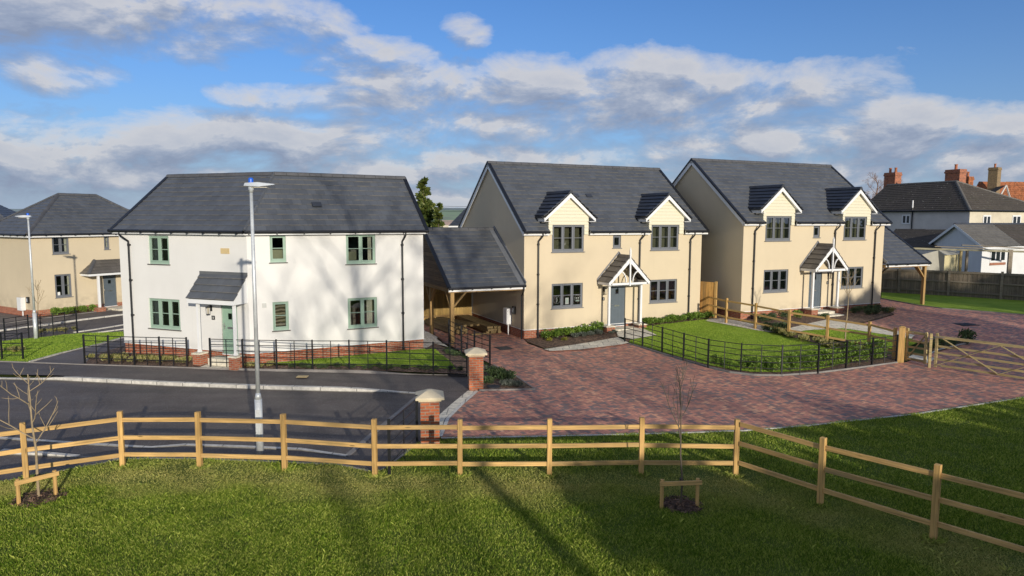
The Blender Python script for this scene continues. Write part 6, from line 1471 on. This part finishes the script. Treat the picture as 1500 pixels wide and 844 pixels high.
# ================================================================= grass blades
def in_poly(x,y,P):
    c=np.zeros(len(x),bool); n=len(P); j=n-1
    for i in range(n):
        xi,yi=P[i];xj,yj=P[j]
        c^=((yi>y)!=(yj>y))&(x<(xj-xi)*(y-yi)/((yj-yi) or 1e-9)+xi); j=i
    return c
Tn=np.vectorize(T)
def blades(name,label,poly,dens_,h0,h1,w,mat,base,seed,lo=None,dry=None,excl=(),keep=None):
    rng=np.random.default_rng(seed); P=np.array(poly); x0,y0=P.min(0);x1,y1=P.max(0)
    if lo: x0,x1,y0,y1=max(x0,lo[0]),min(x1,lo[1]),max(y0,lo[2]),min(y1,lo[3])
    n=int((x1-x0)*(y1-y0)*dens_); x=rng.uniform(x0,x1,n);y=rng.uniform(y0,y1,n)
    k=in_poly(x,y,poly)&(np.abs(x)<y*.86+2.2)
    cl=np.sin(x*3.1+np.sin(y*2.3)*2)*np.sin(y*3.7+np.sin(x*1.9)*2)
    for ex,ey,er in excl: k&=((x-ex)**2+(y-ey)**2)>er*er
    k&=(rng.random(n)<.72+.28*cl)
    if keep is not None: k&=keep(x,y,rng)
    x,y,cl=x[k],y[k],cl[k]; n=len(x); z=Tn(x,y) if (x.max()>.5 and y.max()>24.5) or x.min()<-14 else np.zeros(n)
    z=z+base-.005
    dr=np.clip(dry(x,y),0,1) if dry is not None else np.zeros(n)
    h=rng.uniform(h0,h1,n)*(1+.25*cl)*(1-.35*dr); az=rng.uniform(0,6.283,n); la=rng.uniform(0,6.283,n); ln=h*rng.uniform(.15,.75,n)*(1+.6*dr)
    ww=w*rng.uniform(.6,1.3,n)
    V=np.empty((n,4,3)); dx=np.cos(az)*ww/2; dy=np.sin(az)*ww/2
    V[:,0]=np.stack([x-dx,y-dy,z],1); V[:,1]=np.stack([x+dx,y+dy,z],1)
    mx,my_,mz=x+np.cos(la)*ln*.35,y+np.sin(la)*ln*.35,z+h*.6
    V[:,2]=np.stack([mx+dx*.8,my_+dy*.8,mz],1); V[:,3]=np.stack([x+np.cos(la)*ln,y+np.sin(la)*ln,z+h*np.where(ln>h*.6,.85,1)],1)
    me=bpy.data.meshes.new(name); me.vertices.add(n*4); me.vertices.foreach_set('co',V.ravel())
    idx=np.arange(n)*4; T1=np.stack([idx,idx+1,idx+2],1); T2=np.stack([idx,idx+2,idx+3],1); F=np.concatenate([T1,T2],1).reshape(-1)
    me.loops.add(len(F)); me.loops.foreach_set('vertex_index',F.astype(np.int32)); me.polygons.add(2*n); me.polygons.foreach_set('loop_start',(np.arange(2*n)*3).astype(np.int32)); me.polygons.foreach_set('loop_total',np.full(2*n,3,np.int32)) if False else None
    me.update(calc_edges=True); at_=me.attributes.new('dry','FLOAT','POINT'); at_.data.foreach_set('value',np.repeat(dr,4).astype(np.float32))
    me.materials.append(M[mat]); o=bpy.data.objects.new(name,me); COL.objects.link(o); o['kind']='stuff'; o['label']=label; o['category']='grass'; return o
FD=np.array(fpos+fpr[1:])
def drynear(x,y):
    d=np.full(len(x),1e9)
    for a,b in zip(FD[:-1],FD[1:]):
        e=b-a; t=np.clip(((x-a[0])*e[0]+(y-a[1])*e[1])/(e@e),0,1); d=np.minimum(d,np.hypot(x-a[0]-t*e[0],y-a[1]-t*e[1]+.45))
    nz=np.sin(x*1.7+1)*.25+np.sin(x*4.1+y*3)*.15+np.sin(y*5.3-x*2)*.12
    return 1.15-d/1.0+nz
ex=[(x1,y1,.38),(x2,y2,.34)]
blades('grass','long tufty grass of the foreground lawn',LAWN,6400,.03,.075,.0075,'blade',0,1,lo=(-14,14,8.2,13.6),dry=drynear,excl=ex)
blades('grass','rough grass of the foreground lawn along and beyond the rail fence',LAWN,3200,.03,.07,.010,'blade',0,2,lo=(-16,26,13.6,24),dry=drynear,excl=ex)
PP=np.array(fpos+fpr[1:])
def near_posts(x,y,rng):
    d=np.full(len(x),1e9)
    for px_,py_ in PP: d=np.minimum(d,np.hypot(x-px_,(y-py_)*1.3))
    w=(np.sin(x*7.3+np.sin(y*9)*2)*np.sin(y*8.1+x*2.2)>.72)
    return ((d<.2)&(rng.random(len(x))<.8))|(w&(rng.random(len(x))<.05))
blades('grass','longer tufts and weeds at the fence posts and scattered in the lawn',LAWN,4200,.07,.14,.009,'blade',0,12,lo=(-14,16,8.4,15.5),dry=lambda x,y:.5*drynear(x,y),excl=ex,keep=near_posts)
blades('grass','mown grass of the white house lawn',LAWN1,1500,.02,.045,.014,'turf_blade',.135,3)
blades('grass','mown grass of the lawn inside the curved railing',GLAWN,1300,.02,.045,.015,'turf_blade',.03,4)
blades('grass','mown grass between the rail fence and the farther house path',GL3,1300,.02,.05,.016,'turf_blade',.04,5)
blades('grass','mown grass of the left verge',VERGE,1200,.02,.05,.016,'turf_blade',.08,6,lo=(-26,-10,24,34))
# ================================================================= sky, sun, camera
world=bpy.data.worlds.new('World'); scene.world=world; world.use_nodes=True
g=NG(world.node_tree); bg=g.N['Background']; wout=g.N['World Output']
sk=g.N.new('ShaderNodeTexSky'); sk.sky_type='NISHITA'; sk.sun_disc=False; sk.sun_elevation=SUN_EL; sk.sun_rotation=math.atan2(SUN_AZ.x,SUN_AZ.y); sk.altitude=100; sk.air_density=1.0; sk.dust_density=.6; sk.ozone_density=2.0
tc=g.N.new('ShaderNodeTexCoord'); D=tc.outputs['Generated']
sp=g.N.new('ShaderNodeSeparateXYZ'); g.L.new(D,sp.inputs[0])
az=g.m('ARCTAN2',sp.outputs[0],sp.outputs[1]); el=g.m('ARCSINE',sp.outputs[2])
SS=.13
skc=g.mix(1.0,sk.outputs[0],(.31,.54,.88),'MULTIPLY')
hz=g.mr(g.m('EXPONENT',g.m('MULTIPLY',g.m('ABSOLUTE',el),-9.0)),0,1,0,.92)
skc=g.mix(hz,skc,(.31/SS,.375/SS,.50/SS))
g.L.new(skc,bg.inputs[0]); bg.inputs[1].default_value=SS
def azel(px,py): d=ray(px,py).normalized(); return math.atan2(d.x,d.y),math.asin(d.z)
CL=[(120,0,380,66,1.15),(400,22,130,30,.75),(90,102,100,30,.85),(600,118,160,32,.8),(850,132,320,52,1.1),(1050,138,240,44,1.0),(500,150,150,30,.95),(830,180,330,36,.95),
    (60,228,320,46,1.15),(330,212,280,46,1.15),(520,205,180,40,1.05),(690,236,160,32,1.0),(940,226,170,34,1.0),(1180,202,130,38,1.15),(1330,190,150,44,1.25),(1470,215,180,50,1.15),(700,250,520,30,1.0),
    (683,50,34,24,.72),(350,140,50,18,.8),(570,78,80,22,.85),(1090,255,320,30,1.0),(830,235,200,24,.9),(260,262,420,32,1.05),(750,292,1100,28,.85),(1180,105,150,20,.7)]
def density(du,dv):
    a=g.m('ADD',az,du); e=g.m('ADD',el,dv); dmax=None
    cb=g.N.new('ShaderNodeCombineXYZ'); g.L.new(a,cb.inputs[0]); g.L.new(g.m('MULTIPLY',e,2.1),cb.inputs[1])
    P=cb.outputs[0]
    n1=g.noise(P,7.0,10,.62,.25); 
    for px,py,rx,ry,s in CL:
        A,E=azel(px,py); ra=rx/CF*math.cos(A)**2; re=ry/CF
        x=g.m('DIVIDE',g.m('SUBTRACT',a,A),ra); y=g.m('DIVIDE',g.m('SUBTRACT',e,E),re)
        q=g.m('SUBTRACT',s,g.m('MULTIPLY',g.m('ADD',g.m('MULTIPLY',x,x),g.m('MULTIPLY',y,y)),s*.8))
        dmax=q if dmax is None else g.m('MAXIMUM',dmax,q)
    fill_cloud=g.mr(g.m('ABSOLUTE',a),.8,1.1,-.6,.85); dmax=g.m('MAXIMUM',dmax,fill_cloud)  # unseen cloud cover added outside the view to lift the ambient fill
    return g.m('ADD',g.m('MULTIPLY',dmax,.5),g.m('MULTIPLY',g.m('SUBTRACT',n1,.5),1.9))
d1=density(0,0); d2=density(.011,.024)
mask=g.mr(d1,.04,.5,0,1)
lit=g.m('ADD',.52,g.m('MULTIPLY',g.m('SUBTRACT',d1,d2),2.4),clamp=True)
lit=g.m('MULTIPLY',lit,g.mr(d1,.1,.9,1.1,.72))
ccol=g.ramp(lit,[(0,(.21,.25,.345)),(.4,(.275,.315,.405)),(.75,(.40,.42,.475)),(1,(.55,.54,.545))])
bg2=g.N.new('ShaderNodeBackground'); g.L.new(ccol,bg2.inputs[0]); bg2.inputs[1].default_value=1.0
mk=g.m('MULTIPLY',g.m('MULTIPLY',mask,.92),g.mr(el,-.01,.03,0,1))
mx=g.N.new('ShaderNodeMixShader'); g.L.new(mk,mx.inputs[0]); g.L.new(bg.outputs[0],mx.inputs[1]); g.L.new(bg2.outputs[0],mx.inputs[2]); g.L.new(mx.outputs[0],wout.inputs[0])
sl=bpy.data.lights.new('sun','SUN'); sl.energy=3.25; sl.angle=R(.53); sl.color=(1,.92,.78)
so=bpy.data.objects.new('sun',sl); COL.objects.link(so)
dirv=-(SUN_AZ*math.cos(SUN_EL)+Vector((0,0,math.sin(SUN_EL)))); so.rotation_euler=dirv.to_track_quat('-Z','Y').to_euler()
cd=bpy.data.cameras.new('camera'); co=bpy.data.objects.new('camera',cd); COL.objects.link(co)
cd.sensor_width=36; cd.lens=36*CF/1500; cd.clip_end=6000; cd.clip_start=.1
co.matrix_world=Matrix.Translation((0,0,CH))@Matrix.Rotation(math.pi/2-CP,4,'X')@Matrix.Rotation(CR,4,'Z')
scene.camera=co
scene.view_settings.view_transform='Standard'; scene.view_settings.look='None'; scene.view_settings.exposure=.31; scene.view_settings.gamma=1
scene.render.engine='CYCLES'; scene.cycles.max_bounces=6; scene.cycles.transparent_max_bounces=8
scene.render.resolution_x=1024; scene.render.resolution_y=576
